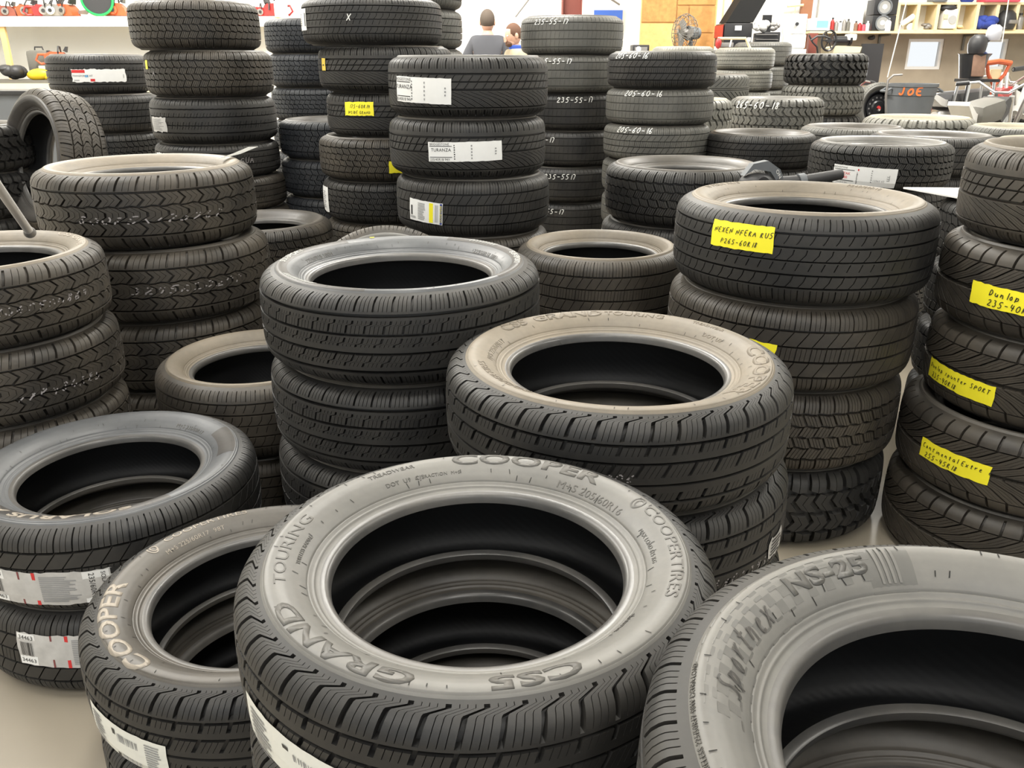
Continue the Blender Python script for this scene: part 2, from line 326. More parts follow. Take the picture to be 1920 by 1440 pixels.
DES = {
 # touring: hooked shoulder lugs, four grooves, finely cut ribs
 'touring': dict(N=46, gw=.16, ns=3, sw=.012, bands=[kz(-1, -.50, [(0, -.6), (.12, -.35), (.3, 0), (1, .15)], .008, .06, .92, .0022), G(-.475), kz(-.45, -.205, [(0, .15), (1, .4)], .0055, .0, .55, .0022), G(-.18), kz(-.155, .155, [(0, .4), (.5, .6), (1, .8)], .0045, .35, 1, .002), G(.18), kz(.205, .45, [(0, .8), (1, 1.0)], .0055, .45, 1, .002), G(.475), kz(.50, 1, [(0, 1.0), (.66, 1.18), (.70, 1.22), (.84, 1.75)], .008, .08, .90, .0022)]),
 # sport: four wide straight grooves, short wavy cuts
 'sport': dict(N=52, gw=.12, ns=3, bands=[kz(-1, -.55, [(0, .2), (.7, .1), (1, 0)], .006, .12, .88, .002), G(-.52, .07, .009), kz(-.485, -.20, [(0, 0), (.5, .2), (.6, .5), (1, .7)], .0055, .25, 1, .001), G(-.17, .05), kz(-.145, .145, [(0, .7), (.5, .85), (.6, 1.15), (1, 1.3)], .005, .35, .9, .001), G(.17, .05), kz(.20, .49, [(0, 1.3), (.5, 1.4), (.6, 1.7), (1, 1.8)], .0055, 0, .8, .001), G(.52, .07, .009), kz(.555, 1, [(0, 1.8), (.6, 1.9), (1, 2.05)], .006, .10, .80, .002)]),
 # highway SUV tyre: narrow grooves, curved sipes, plain shoulders with short notches
 'suv': dict(N=72, gw=.10, ns=1, bands=[kz(-1, -.50, [(0, .1), (1, 0)], .0045, .3, .95, .003), G(-.48, .035), kz(-.46, -.25, [(0, 0), (.5, .35), (1, .5)], .004, 0, 1, .0), G(-.23, .035), kz(-.21, .02, [(0, .5), (1, .9)], .004, .3, .9, 0), G(.035, .03), kz(.05, .27, [(0, .9), (.5, 1.3), (1, 1.4)], .004, 0, .9, 0), G(.29, .035), kz(.31, .52, [(0, 1.4), (.5, 1.7), (1, 1.9)], .004, .2, 1, 0), G(.54, .04), kz(.56, 1, [(0, 1.9), (1, 2.0)], .0055, .12, .72, .003)]),
 # crossover tyre: hexagon centre blocks between chevron ribs
 'chevron': dict(N=36, gw=.13, ns=2, sw=.014, bands=[kz(-1, -.52, [(0, .3), (1, 0)], .0075, .1, .95, .0022), G(-.495, .04), kz(-.47, -.20, [(0, .0), (.5, .3), (1, 0)], .0075, 0, 1, .0022), G(-.175, .035, .0075, .02), kz(-.155, .155, [(0, .0), (.33, .4), (.66, .4), (1, .0)], .007, 0, 1, .0022), G(.175, .035, .0075, -.02), kz(.20, .47, [(0, 0), (.5, .3), (1, 0)], .0075, 0, 1, .0022), G(.495, .04), kz(.52, 1, [(0, 0), (1, .25)], .0075, .04, .88, .0022)]),
 # winter: zig-zag blocks thick with sipes
 'winter': dict(N=52, gw=.14, ns=3, bands=[kz(-1, -.53, [(0, .1), (1, 0)], .0075, .08, 1, .0045), G(-.50, .055, .0085, .012), kz(-.47, -.26, [(0, .0), (1, .35)], .0075, 0, 1, .0045), G(-.235, .04, .007, .02), kz(-.215, -.02, [(0, .5), (1, .25)], .0075, 0, 1, .0045), G(0, .035, .007, .02), kz(.02, .215, [(0, .6), (1, .9)], .0075, 0, 1, .0045), G(.235, .04, .007, .02), kz(.26, .47, [(0, 1.1), (1, .8)], .0075, 0, 1, .0045), G(.50, .055, .0085, .012), kz(.53, 1, [(0, .8), (1, .95)], .0075, 0, .86, .0045)]),
 # directional winter tyre: deep sweeping V grooves
 'sweep': dict(N=44, gw=.15, ns=2, bands=[kz(-1, -.55, [(0, .2), (1, 0)], .0075, .1, 1, .0), G(-.535, .025, .006), kz(-.52, -.05, [(0, 0), (.5, -.9), (1, -2.4)], .0075, 0, 1, .003), G(0, .05, .008), kz(.05, .52, [(0, -2.4), (.5, -.9), (1, 0)], .0075, 0, 1, .003), G(.535, .025, .006), kz(.55, 1, [(0, 0), (1, .12)], .007, 0, .80, .0)]),
 # asymmetric touring: one band of long diagonal arcs
 'arcs': dict(N=60, gw=.16, ns=2, bands=[kz(-1, -.60, [(0, .3), (1, .25)], .006, .2, .9, .003), G(-.58, .035), kz(-.56, -.10, [(0, .25), (.5, -1.2), (1, -3.6)], .008, .0, .95, .0025), G(-.07, .04), kz(-.04, .13, [(0, 0), (1, .5)], .0035, 0, 1, .0), G(.15, .03), kz(.17, .34, [(0, .5), (1, 1.0)], .0035, 0, 1, .0), G(.37, .05), kz(.40, 1, [(0, 1.0), (1, .9)], .006, .2, .82, .003)]),
 # all season: broad ribs with straight slanting cuts
 'allseason': dict(N=58, gw=.09, ns=2, bands=[kz(-1, -.50, [(0, .1), (1, 0)], .0055, .1, 1, .003), G(-.475, .045), kz(-.45, -.18, [(0, 0), (1, .6)], .0055, 0, 1, 0), G(-.155, .04), kz(-.13, .12, [(0, .6), (1, .7)], .003, 0, 1, .003), G(.14, .035), kz(.16, .44, [(0, .7), (1, 1.4)], .0055, 0, 1, 0), G(.465, .045), kz(.49, 1, [(0, 1.4), (1, 1.5)], .006, 0, .85, .003)]),
 # worn: shallow grooves, faint shoulder cuts
 'worn': dict(N=72, gw=.10, ns=0, bands=[kz(-1, -.58, [(0, 0), (1, 0)], .0018, .2, .9, 0), G(-.56, .03, .004), kz(-.54, -.22, [(0, 0), (1, .2)], .0008, 0, 1, 0), G(-.20, .03, .004), kz(-.18, .16, [(0, 0), (1, .3)], .0008, 0, 1, 0), G(.18, .03, .004), kz(.20, .52, [(0, 0), (1, .2)], .0008, 0, 1, 0), G(.54, .03, .004), kz(.56, 1, [(0, 0), (1, 0)], .0025, .1, .7, 0)]),
 # highway rib tyre: zig-zag edged ribs
 'rib': dict(N=64, gw=.12, ns=1, bands=[kz(-1, -.48, [(0, .1), (1, 0)], .004, .2, .8, .002), G(-.45, .035, .007, .010), kz(-.43, -.18, [(0, 0), (1, .4)], .003, .5, 1, .0025), G(-.16, .035, .007, .010), kz(-.14, .14, [(0, .4), (1, .8)], .003, 0, .4, .0025), G(.16, .035, .007, .010), kz(.18, .43, [(0, .8), (1, 1.2)], .003, 0, .5, .0025), G(.45, .035, .007, .010), kz(.48, 1, [(0, 1.2), (1, 1.3)], .004, .25, .8, .002)]),
 # all-terrain: big interlocking blocks
 'terrain': dict(N=38, gw=.24, ns=1, bands=[kz(-1, -.50, [(0, .1), (1, 0)], .009, .1, 1, .003), G(-.46, .06, .009, .035), kz(-.42, -.06, [(0, .5), (.5, .85), (1, .6)], .009, 0, 1, .004), G(0, .06, .009, .035), kz(.06, .42, [(0, 1.1), (.5, .75), (1, 1.0)], .009, 0, 1, .004), G(.46, .06, .009, .035), kz(.50, 1, [(0, .5), (1, .6)], .009, 0, .9, .003)]),
 'mud': dict(N=30, gw=.34, ns=1, bands=[kz(-1, -.50, [(0, .1), (1, 0)], .014, .0, 1, .003), G(-.44, .08, .014, .05), kz(-.39, -.05, [(0, .5), (.5, .85), (1, .6)], .014, 0, 1, .004), G(0, .07, .014, .05), kz(.05, .39, [(0, 1.1), (.5, .75), (1, 1.0)], .014, 0, 1, .004), G(.44, .08, .014, .05), kz(.50, 1, [(0, .5), (1, .6)], .014, 0, .93, .003)]),
 # directional: V grooves either side of a centre rib
 'vee': dict(N=44, gw=.22, ns=0, bands=[kz(-1, -.08, [(0, .3), (.4, .3), (1, -1.6)], .006, .15, .92, 0), G(-.05, .03, .005), kz(-.03, .03, [(0, 0), (1, 0)], 0, 0, 1, 0), G(.05, .03, .005), kz(.08, 1, [(0, -1.6), (.6, .3), (1, .3)], .006, .08, .85, 0)]),
}
_tm = {}
def tread_of(design, mat):
    if design not in _tm: _tm[design] = tread_mesh('tread_'+design, DES[design]); _tm[design].materials.append(None)
    return _tm[design]
def linkm(name, me, m, parent):
    """shared mesh, material held by the object's own slot"""
    if not me.materials: me.materials.append(None)
    o = bpy.data.objects.new(name, me); COLL.objects.link(o); o.parent = parent
    o.material_slots[0].link = 'OBJECT'; o.material_slots[0].material = m; return o
RND = random.Random(7)
def tyre(x, y, z, design, R, B, W, tone='k', side='d', label='', group=None, rot=None, near=False, spin=None, name='tire'):
    t = empty(name, (x, y, z), 0, label, 'tire', group)
    spin = RND.random()*6.28 if spin is None else spin
    t.rotation_euler = rot if rot else (0, 0, 0)
    t['dims'] = (R, B, W)
    sd, bd, ln = tyre_parts(R, B, W, near)
    o = linkm('tread', tread_of(design, tone), TREAD[tone], t); o.scale = (R/R0, R/R0, W/W0); o.rotation_euler = (0, 0, spin)
    for up in (1, -1):
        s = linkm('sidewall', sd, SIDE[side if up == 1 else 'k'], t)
        b_ = linkm('bead', bd, BEAD, t)
        if up == -1: s.rotation_euler = (PI, 0, 0); b_.rotation_euler = (PI, 0, 0)
    linkm('inner_liner', ln, LINER, t)
    return t
# ------------------------------------------------------------------ lettering
def text_bm(txt, size, stretch=1., bold=0.0, shear=0., font=None):
    cu = bpy.data.curves.new('t', 'FONT'); cu.body = txt; cu.size = size; cu.align_x = 'CENTER'; cu.align_y = 'CENTER'
    cu.offset = bold; cu.shear = shear; cu.resolution_u = 3; cu.space_character = 1.05
    ob = bpy.data.objects.new('t', cu); COLL.objects.link(ob)
    me = bpy.data.meshes.new_from_object(ob.evaluated_get(bpy.context.evaluated_depsgraph_get()))
    bm = bmesh.new(); bm.from_mesh(me)
    bpy.data.objects.remove(ob); bpy.data.curves.remove(cu); bpy.data.meshes.remove(me)
    for v in bm.verts: v.co.x *= stretch; v.co.z = 0
    return bm
def cut(bm, step, axis=1):
    vs = [v.co[axis] for v in bm.verts]
    if not vs: return
    a, b_ = min(vs), max(vs); c = a+step
    while c < b_:
        co = [0, 0, 0]; no = [0, 0, 0]; co[axis] = c; no[axis] = 1
        bmesh.ops.bisect_plane(bm, geom=bm.verts[:]+bm.edges[:]+bm.faces[:], plane_co=co, plane_no=no, dist=1e-5); c += step
def side_text(t, txt, deg, r, size, m, stretch=1., bold=.0, shear=0., lift=.0009, name='lettering', inward=False):
    """lettering moulded on the upper sidewall, letter tops outward, read clockwise from above"""
    R, B, W = t['dims']; bm = text_bm(txt, size, stretch, bold, shear); cut(bm, .006)
    g = bmesh.ops.extrude_face_region(bm, geom=bm.faces[:])
    top = {v for v in g['geom'] if isinstance(v, bmesh.types.BMVert)}
    for v in bm.verts:
        y = v.co.y; rr = r+y if not inward else r-y
        th = math.radians(deg)-v.co.x/r if not inward else math.radians(deg)+v.co.x/r
        h = side_z(R, B, W, rr)+(lift if v in top else -.0006)
        v.co = (rr*math.cos(th), rr*math.sin(th), h)
    bmesh.ops.recalc_face_normals(bm, faces=bm.faces)
    me = bpy.data.meshes.new(name); bm.to_mesh(me); bm.free()
    return link(name, me, m, t)
def side_patch(t, a0, a1, r0, r1, m, name='sidewall_band', lift=.0004, na=40):
    R, B, W = t['dims']; bm = bmesh.new(); nr = 8; g = []
    for i in range(na+1):
        a = math.radians(a0+(a1-a0)*i/na)
        g.append([bm.verts.new(((r0+(r1-r0)*j/nr)*math.cos(a), (r0+(r1-r0)*j/nr)*math.sin(a), side_z(R, B, W, r0+(r1-r0)*j/nr)+lift)) for j in range(nr+1)])
    for i in range(na):
        for j in range(nr): bm.faces.new((g[i][j], g[i][j+1], g[i+1][j+1], g[i+1][j]))
    bmesh.ops.recalc_face_normals(bm, faces=bm.faces)
    me = bpy.data.meshes.new(name); bm.to_mesh(me); bm.free()
    for p in me.polygons: p.use_smooth = True
    return link(name, me, m, t)
# handwriting strokes on a 1 x 1 cell
GL = {'0': [[(.5, 1), (.1, .7), (.15, .2), (.5, 0), (.85, .3), (.85, .75), (.5, 1)]], '1': [[(.55, 1), (.4, 0)]], '2': [[(.1, .8), (.5, 1), (.85, .75), (.5, .35), (.05, 0), (.95, .05)]],
 '3': [[(.1, .95), (.7, .95), (.4, .6), (.85, .35), (.5, 0), (.05, .1)]], '4': [[(.3, 1), (.1, .45), (.9, .45)], [(.75, .9), (.6, 0)]], '5': [[(.9, 1), (.3, 1), (.15, .6), (.7, .55), (.75, .2), (.4, 0), (.05, .08)]],
 '6': [[(.75, 1), (.2, .5), (.15, .1), (.55, 0), (.8, .25), (.55, .5), (.2, .35)]], '7': [[(.1, 1), (.9, 1), (.4, 0)]], '8': [[(.8, .85), (.5, 1), (.25, .8), (.75, .35), (.5, 0), (.15, .2), (.5, .55), (.8, .85)]], '9': [[(.8, .8), (.5, 1), (.2, .7), (.5, .5), (.8, .8), (.6, 0)]],
 '-': [[(.15, .5), (.85, .5)]], ' ': [], 'A': [[(0, 0), (.5, 1), (.9, 0)], [(.2, .4), (.75, .4)]], 'B': [[(.1, 0), (.15, 1), (.8, .8), (.2, .55), (.9, .25), (.1, 0)]], 'C': [[(.9, .85), (.4, 1), (.1, .5), (.4, 0), (.9, .15)]],
 'D': [[(.15, 0), (.15, 1), (.9, .6), (.6, .1), (.1, 0)]], 'E': [[(.9, 1), (.15, 1), (.1, 0), (.85, 0)], [(.1, .5), (.7, .5)]], 'F': [[(.9, 1), (.15, 1), (.1, 0)], [(.1, .5), (.7, .5)]], 'G': [[(.9, .85), (.4, 1), (.1, .5), (.4, 0), (.85, .1), (.85, .45), (.5, .45)]],
 'H': [[(.1, 1), (.1, 0)], [(.85, 1), (.85, 0)], [(.1, .5), (.85, .5)]], 'I': [[(.5, 1), (.45, 0)]], 'J': [[(.7, 1), (.65, .1), (.3, 0), (.1, .25)]], 'K': [[(.1, 1), (.1, 0)], [(.85, 1), (.1, .45), (.85, 0)]], 'L': [[(.15, 1), (.1, 0), (.8, 0)]],
 'M': [[(.05, 0), (.15, 1), (.5, .35), (.85, 1), (.95, 0)]], 'N': [[(.1, 0), (.15, 1), (.8, 0), (.9, 1)]], 'O': [[(.5, 1), (.1, .6), (.3, .02), (.85, .3), (.8, .85), (.5, 1)]], 'P': [[(.15, 0), (.15, 1), (.85, .8), (.8, .55), (.15, .45)]], 'R': [[(.15, 0), (.15, 1), (.85, .8), (.15, .5), (.85, 0)]],
 'S': [[(.85, .9), (.4, 1), (.15, .75), (.8, .35), (.6, 0), (.1, .1)]], 'T': [[(.05, 1), (.95, 1)], [(.5, 1), (.45, 0)]], 'U': [[(.1, 1), (.15, .2), (.5, 0), (.85, .2), (.9, 1)]], 'V': [[(.05, 1), (.45, 0), (.9, 1)]], 'W': [[(.05, 1), (.25, 0), (.5, .7), (.7, 0), (.95, 1)]], 'X': [[(.1, 1), (.85, 0)], [(.9, 1), (.1, 0)]], 'Z': [[(.1, 1), (.9, 1), (.1, 0), (.9, 0)]],
 'a': [[(.8, .55), (.3, .6), (.15, .15), (.6, .05), (.8, .55), (.85, 0)]], 'c': [[(.8, .5), (.3, .6), (.15, .1), (.8, .05)]], 'e': [[(.15, .3), (.75, .4), (.5, .62), (.15, .3), (.4, 0), (.8, .1)]], 'i': [[(.45, .6), (.45, 0)], [(.45, .8), (.47, .86)]], 'l': [[(.45, 1), (.45, 0)]], 'n': [[(.15, .6), (.15, 0), (.15, .4), (.6, .6), (.75, 0)]],
 'o': [[(.5, .6), (.15, .35), (.4, 0), (.8, .2), (.5, .6)]], 'p': [[(.15, .6), (.1, -.35), (.15, .5), (.7, .55), (.7, .1), (.15, .1)]], 'r': [[(.15, .6), (.2, 0), (.2, .35), (.7, .6)]], 's': [[(.75, .55), (.3, .55), (.7, .2), (.2, 0)]], 't': [[(.45, .9), (.4, 0), (.7, .05)], [(.15, .62), (.8, .62)]], 'u': [[(.15, .6), (.2, .05), (.7, .1), (.75, .6), (.8, 0)]], 'x': [[(.1, .6), (.8, 0)], [(.8, .6), (.1, 0)]]}
def hand_bm(txt, h, wch=.62, sw=.12, slant=.18, seed=1):
    """pen strokes as flat ribbons, left aligned at 0, base line at 0"""
    rr = random.Random(seed); bm = bmesh.new(); x = 0
    for ch in txt:
        dy = rr.uniform(-.05, .05)*h; sc = rr.uniform(.92, 1.06)
        for st in GL.get(ch, []):
            P = [Vector(((x+(px*wch+py*slant)*h), py*h*sc+dy)) for px, py in st]
            Q = []
            for i in range(len(P)-1):
                for k in range(3): Q.append(P[i].lerp(P[i+1], k/3))
            Q.append(P[-1])
            if len(P) > 2:
                for _ in range(2): Q = [Q[0]]+[(Q[i-1]+Q[i]*2+Q[i+1])/4 for i in range(1, len(Q)-1)]+[Q[-1]]
            prev = None
            for i, p in enumerate(Q):
                t_ = (Q[min(i+1, len(Q)-1)]-Q[max(i-1, 0)])
                n_ = Vector((-t_.y, t_.x)); n_ = n_.normalized()*sw*h*.5 if n_.length > 1e-9 else Vector((0, sw*h*.5))
                a = bm.verts.new((p.x+n_.x, p.y+n_.y, 0)); b_ = bm.verts.new((p.x-n_.x, p.y-n_.y, 0))
                if prev: bm.faces.new((prev[0], prev[1], b_, a))
                prev = (a, b_)
        x += h*(wch+.22)*(.55 if ch in '1Iil' else 1 if ch != ' ' else .6)
    return bm, x
def rad_at(t, z):
    R, B, W = t['dims']; return R*crown(max(-1, min(1, z/(.47*W))))
def wrap(t, bm, ang, zc, name, m, parent=None, lift=.0015, tilt=0, x0=0):
    """lay a flat mesh (x right, y up) on the tyre's outer face, centred at world-bearing ang"""
    R, B, W = t['dims']; ct, st = math.cos(tilt), math.sin(tilt)
    cut(bm, .02, 0)
    for v in bm.verts:
        x, y = v.co.x-x0, v.co.y; x, y = x*ct-y*st, x*st+y*ct
        z = zc+y; a = ang+x/R; r = rad_at(t, z)+lift
        v.co = (r*math.cos(a), r*math.sin(a), z)
    me = bpy.data.meshes.new(name); bm.to_mesh(me); bm.free()
    o = link(name, me, m, t if parent is None else parent)
    return o
def rect_bm(x0, y0, x1, y1, nx=1, ny=4, ragged=0, seed=0):
    bm = bmesh.new(); nx = max(nx, int(abs(x1-x0)/.012)+1); rr = random.Random(seed); g = []
    for i in range(nx+1):
        g.append([bm.verts.new((x0+(x1-x0)*i/nx+(rr.uniform(-1, 1)*ragged if i in (0, nx) else 0), y0+(y1-y0)*j/ny+(rr.uniform(-1, 1)*ragged if j in (0, ny) else 0), 0)) for j in range(ny+1)])
    for i in range(nx):
        for j in range(ny): bm.faces.new((g[i][j], g[i+1][j], g[i+1][j+1], g[i][j+1]))
    return bm
def bearing(t, rel):
    """rel degrees to the right of the point that faces the viewer's side of the hall"""
    return math.atan2(-t.location.y, -t.location.x)+math.radians(rel)
def sticker(t, rel, zc, w_, h_, m, items=(), tilt=0, name='paper_label', ragged=.0008, label=None):
    a = bearing(t, rel)
    p = wrap(t, rect_bm(-w_/2, -h_/2, w_/2, h_/2, ragged=ragged, seed=int(rel*7+h_*999)), a, zc, name, m, lift=.0022, tilt=tilt)
    if label: p['label'] = label
    for it in items:
        if it[0] == 'b':
            _, x0, y0, x1, y1, mm = it
            wrap(t, rect_bm(x0*w_-w_/2, y0*h_-h_/2, x1*w_-w_/2, y1*h_-h_/2, ny=1), a, zc, 'printed_bar', mm, p, .0031, tilt)
        elif it[0] == 't':
            _, s, x, y, sz, mm = it[:6]; rt = it[6] if len(it) > 6 else 0
            bm = text_bm(s, sz*h_)
            if rt: bmesh.ops.rotate(bm, cent=(0, 0, 0), matrix=Matrix.Rotation(rt, 3, 'Z'), verts=bm.verts)
            for v in bm.verts: v.co.x += (x-.5)*w_; v.co.y += (y-.5)*h_
            wrap(t, bm, a, zc, 'printed_text', mm, p, .0034, tilt)
        elif it[0] == 'h':
            _, s, x, y, sz, mm = it
            bm, L = hand_bm(s, sz*h_, sw=.13, seed=len(s))
            for v in bm.verts: v.co.x += x*w_-w_/2; v.co.y += y*h_-h_/2
            wrap(t, bm, a, zc, 'handwriting', mm, p, .0034, tilt)
        elif it[0] == 'c':   # fine print / bar code: rows of thin marks in one mesh
            _, x0, y0, x1, y1, n, vert, mm = it
            bm = bmesh.new(); rr = random.Random(n)
            for k in range(n):
                f0 = (k+.15)/n; f1 = f0+(.5 if not vert else rr.choice((.25, .45, .7)))/n
                if vert: q = (x0+(x1-x0)*f0, y0, x0+(x1-x0)*f1, y1)
                else: q = (x0, y0+(y1-y0)*f0, x0+(x1-x0)*rr.uniform(.6, 1), y0+(y1-y0)*f1)
                v = [bm.verts.new(((a_-.5)*w_, (b_-.5)*h_, 0)) for a_, b_ in ((q[0], q[1]), (q[2], q[1]), (q[2], q[3]), (q[0], q[3]))]
                bm.faces.new(v)
            wrap(t, bm, a, zc, 'barcode' if vert else 'fine_print', mm, p, .0032, tilt)
    return p
def paint(t, txt, rel, zc, h, m=PAINT, name='painted_size_marking', sw=.13, seed=3, tilt=0):
    bm, L = hand_bm(txt, h, wch=.74, sw=sw, seed=seed+len(txt))
    return wrap(t, bm, bearing(t, rel), zc, name, m, None, .0016, tilt, x0=L/2)
def chalk(t, rel, zc, n=10, h=.03, span=.25, seed=1, m=CHALK):
    """faded ink stamp smeared over the tread blocks"""
    rr = random.Random(seed); s = ''.join(rr.choice('8053XR6O92') for _ in range(n))
    bm, L = hand_bm(s, h, wch=.9, sw=.16, slant=.3, seed=seed)
    drop = [f for f in bm.faces if rr.random() < .62]
    bmesh.ops.delete(bm, geom=drop, context='FACES')
    k = span/max(L, .01)
    for v in bm.verts: v.co.x *= k
    o = wrap(t, bm, bearing(t, rel), zc, 'faded_ink_stamp', m, None, .0008, 0, x0=span/2); o['kind'] = 'stuff'; return o
# ------------------------------------------------------------------ stacks
ORD = ['top', 'second', 'third', 'fourth', 'fifth', 'sixth', 'seventh', 'eighth', 'ninth']
ST = {}
def stack(key, desc, x, y, n, design, R, B, W, tone='k', side='d', over=None, near=False, look='tire', grp=None, jit=.006):
    """n tyres lying on one another; over[i] (i from the top) changes one of them"""
    over = over or {}; rr = random.Random(hash(key) % 1000 if False else sum(map(ord, key)))
    specs = []
    for i in range(n):
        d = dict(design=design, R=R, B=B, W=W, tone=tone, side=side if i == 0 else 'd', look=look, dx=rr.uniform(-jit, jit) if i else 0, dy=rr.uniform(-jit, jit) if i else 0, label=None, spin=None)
        d.update(over.get(i, {})); specs.append(d)
    z = 0; out = [None]*n
    for i in range(n-1, -1, -1):
        d = specs[i]
        pos = ORD[i] if i < n-1 or n == 1 else 'bottom'
        lab = d['label'] or f"{pos} {d['look']} in {desc}"
        out[i] = tyre(x+d['dx'], y+d['dy'], z+d['W']/2, d['design'], d['R'], d['B'], d['W'], d['tone'], d['side'], lab, grp or 'tires in '+desc, near=near, spin=d['spin'])
        z += d['W']
    ST[key] = out
    return out
# ------------------------------------------------------------------ setting
simple('floor_concrete', (.29, .255, .20), .45, noise=.18, scale=1.7, bump=.05)
simple('wall_paint', (.86, .86, .83), .7, noise=.04, scale=2)
simple('wood_yellow', (.78, .52, .22), .6, noise=.12, scale=14)
simple('wood_pale', (.80, .66, .40), .6, noise=.12, scale=10)
simple('osb', (.50, .245, .075), .7, noise=.42, scale=22, bump=.2)
simple('osb_pale', (.70, .44, .16), .7, noise=.3, scale=22, bump=.2)
simple('steel_red_brown', (.20, .055, .04), .5, noise=.15, scale=6)
simple('black_metal', (.02, .02, .022), .35, noise=.2, scale=9)
simple('black_plastic', (.025, .025, .027), .5)
simple('grey_plastic', (.13, .14, .15), .55, noise=.15, scale=6)
simple('steel', (.55, .55, .55), .3, metal=.9)
simple('dull_steel', (.27, .26, .25), .5, metal=.5, noise=.1)
simple('orange_plastic', (.48, .09, .03), .45, noise=.15, scale=14)
simple('red_plastic', (.38, .025, .025), .4, noise=.1)
simple('green_plastic', (.01, .32, .08), .4)
simple('white_plastic', (.80, .80, .78), .4)
simple('seat_grey', (.13, .125, .11), .6, noise=.1)
simple('blue_cloth', (.03, .06, .32), .8, noise=.3, scale=30)
simple('brown_panel', (.32, .14, .07), .6, noise=.08)
simple('yellow_plastic', (.80, .55, .02), .45)
simple('cream_paint', (.62, .56, .38), .5, noise=.2)
simple('brown_cloth', (.22, .13, .09), .8, noise=.3, scale=20)
simple('pink_red', (.70, .08, .12), .5)
M = MATS
def structure(o): o['kind'] = 'structure'; return o
structure(MB().box((0, 4, -.05), (18, 22, .1)).build('floor', M['floor_concrete'], smooth=False))
joint = MB()
for y in (2.05, 5.2, 8.3, 11.4): joint.box((0, y, .0005), (17.8, .008, .001))
structure(joint.build('floor_joint', M['seat_grey'], smooth=False))
structure(MB().box((0, 4, 5.25), (18, 22, .1)).build('ceiling', M['wall_paint'], smooth=False))
structure(MB().box((-8.05, 4, 2.6), (.1, 22, 5.2)).build('wall_left', M['wall_paint'], smooth=False))
structure(MB().box((8.95, 4, 2.6), (.1, 22, 5.2)).build('wall_right', M['wall_paint'], smooth=False))
YB = 13.2
wa, wb_ = at(1694, 130, YB), at(1770, 73, YB); wc, wd = at(1834, 120, YB), at(1890, 78, YB)
wz0, wz1 = wa.z, wb_.z
wall = MB(); xs = [-9, wa.x, wb_.x, wc.x, wd.x, 9]
for i in range(5):
    x0, x1 = xs[i], xs[i+1]
    if i in (1, 3):
        wall.box(((x0+x1)/2, YB+.05, wz0/2), (x1-x0, .1, wz0)); wall.box(((x0+x1)/2, YB+.05, (wz1+5.2)/2), (x1-x0, .1, 5.2-wz1))
    else: wall.box(((x0+x1)/2, YB+.05, 2.6), (x1-x0, .1, 5.2))
structure(wall.build('wall_back', M['wall_paint'], smooth=False))
gm, nt, b = new_mat('window_glass'); b.inputs['Transmission Weight'].default_value = 1; b.inputs['Roughness'].default_value = .0; b.inputs['IOR'].default_value = 1.05
for k, (x0, x1) in enumerate(((xs[1], xs[2]), (xs[3], xs[4]))):
    f = MB()
    for sx in (x0+.02, x1-.02): f.box((sx, YB+.03, (wz0+wz1)/2), (.04, .08, wz1-wz0))
    for sz in (wz0+.02, wz1-.02): f.box(((x0+x1)/2, YB+.03, sz), (x1-x0-.08, .08, .04))
    fo = structure(f.build(f'window_{k+1}', M['white_plastic'], smooth=False))
    MB().box(((x0+x1)/2, YB+.05, (wz0+wz1)/2), (x1-x0-.08, .006, wz1-wz0-.08)).build('pane', gm, fo, smooth=False)
# ------------------------------------------------------------------ the tyre stacks
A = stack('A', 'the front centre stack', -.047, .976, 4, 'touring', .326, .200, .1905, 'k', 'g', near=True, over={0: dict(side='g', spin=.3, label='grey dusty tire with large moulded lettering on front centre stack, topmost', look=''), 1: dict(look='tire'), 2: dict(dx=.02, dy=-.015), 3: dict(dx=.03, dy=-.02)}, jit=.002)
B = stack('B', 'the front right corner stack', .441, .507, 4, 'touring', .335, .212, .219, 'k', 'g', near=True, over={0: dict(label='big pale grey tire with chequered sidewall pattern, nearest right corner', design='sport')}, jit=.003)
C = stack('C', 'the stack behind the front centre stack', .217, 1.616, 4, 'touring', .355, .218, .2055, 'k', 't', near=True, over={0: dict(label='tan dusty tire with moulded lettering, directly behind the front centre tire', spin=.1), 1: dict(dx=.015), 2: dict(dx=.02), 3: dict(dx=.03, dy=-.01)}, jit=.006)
D = stack('D', 'the low stack at front left', -.50, 1.41, 2, 'touring', .345, .2165, .205, 'k', 'd', near=True, over={0: dict(label='brown grey tire with pale lettering, topmost of low stack left of front centre')})
E_ = stack('E', 'the low left stack with silver labels', -1.02, 1.881, 2, 'allseason', .357, .213, .2227, 'k', 's', near=True, over={0: dict(label='grey tire with silver barcode label around tread, upper one at lower left'), 1: dict(label='tire with silver barcode label standing on floor at lower left')}, jit=.003)
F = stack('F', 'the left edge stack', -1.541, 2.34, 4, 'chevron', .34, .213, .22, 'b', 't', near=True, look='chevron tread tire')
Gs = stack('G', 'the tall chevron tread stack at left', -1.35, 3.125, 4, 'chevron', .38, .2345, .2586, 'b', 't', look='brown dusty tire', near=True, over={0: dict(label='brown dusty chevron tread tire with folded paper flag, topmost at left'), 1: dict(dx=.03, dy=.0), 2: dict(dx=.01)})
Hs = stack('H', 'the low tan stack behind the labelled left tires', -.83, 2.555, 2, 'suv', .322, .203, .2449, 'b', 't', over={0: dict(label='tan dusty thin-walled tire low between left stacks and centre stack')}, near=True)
I_ = stack('I', 'the centre stack with white sport lettering', -.284, 2.09, 4, 'sport', .356, .228, .2271, 'k', 's', near=True, over={0: dict(label='slate grey tire with white lettering and yellow dot, topmost of centre stack', spin=0.2), 1: dict(dx=.004, dy=.004, spin=.5), 2: dict(dx=.0, dy=.01), 3: dict(dx=.0)}, look='black wide groove tire')
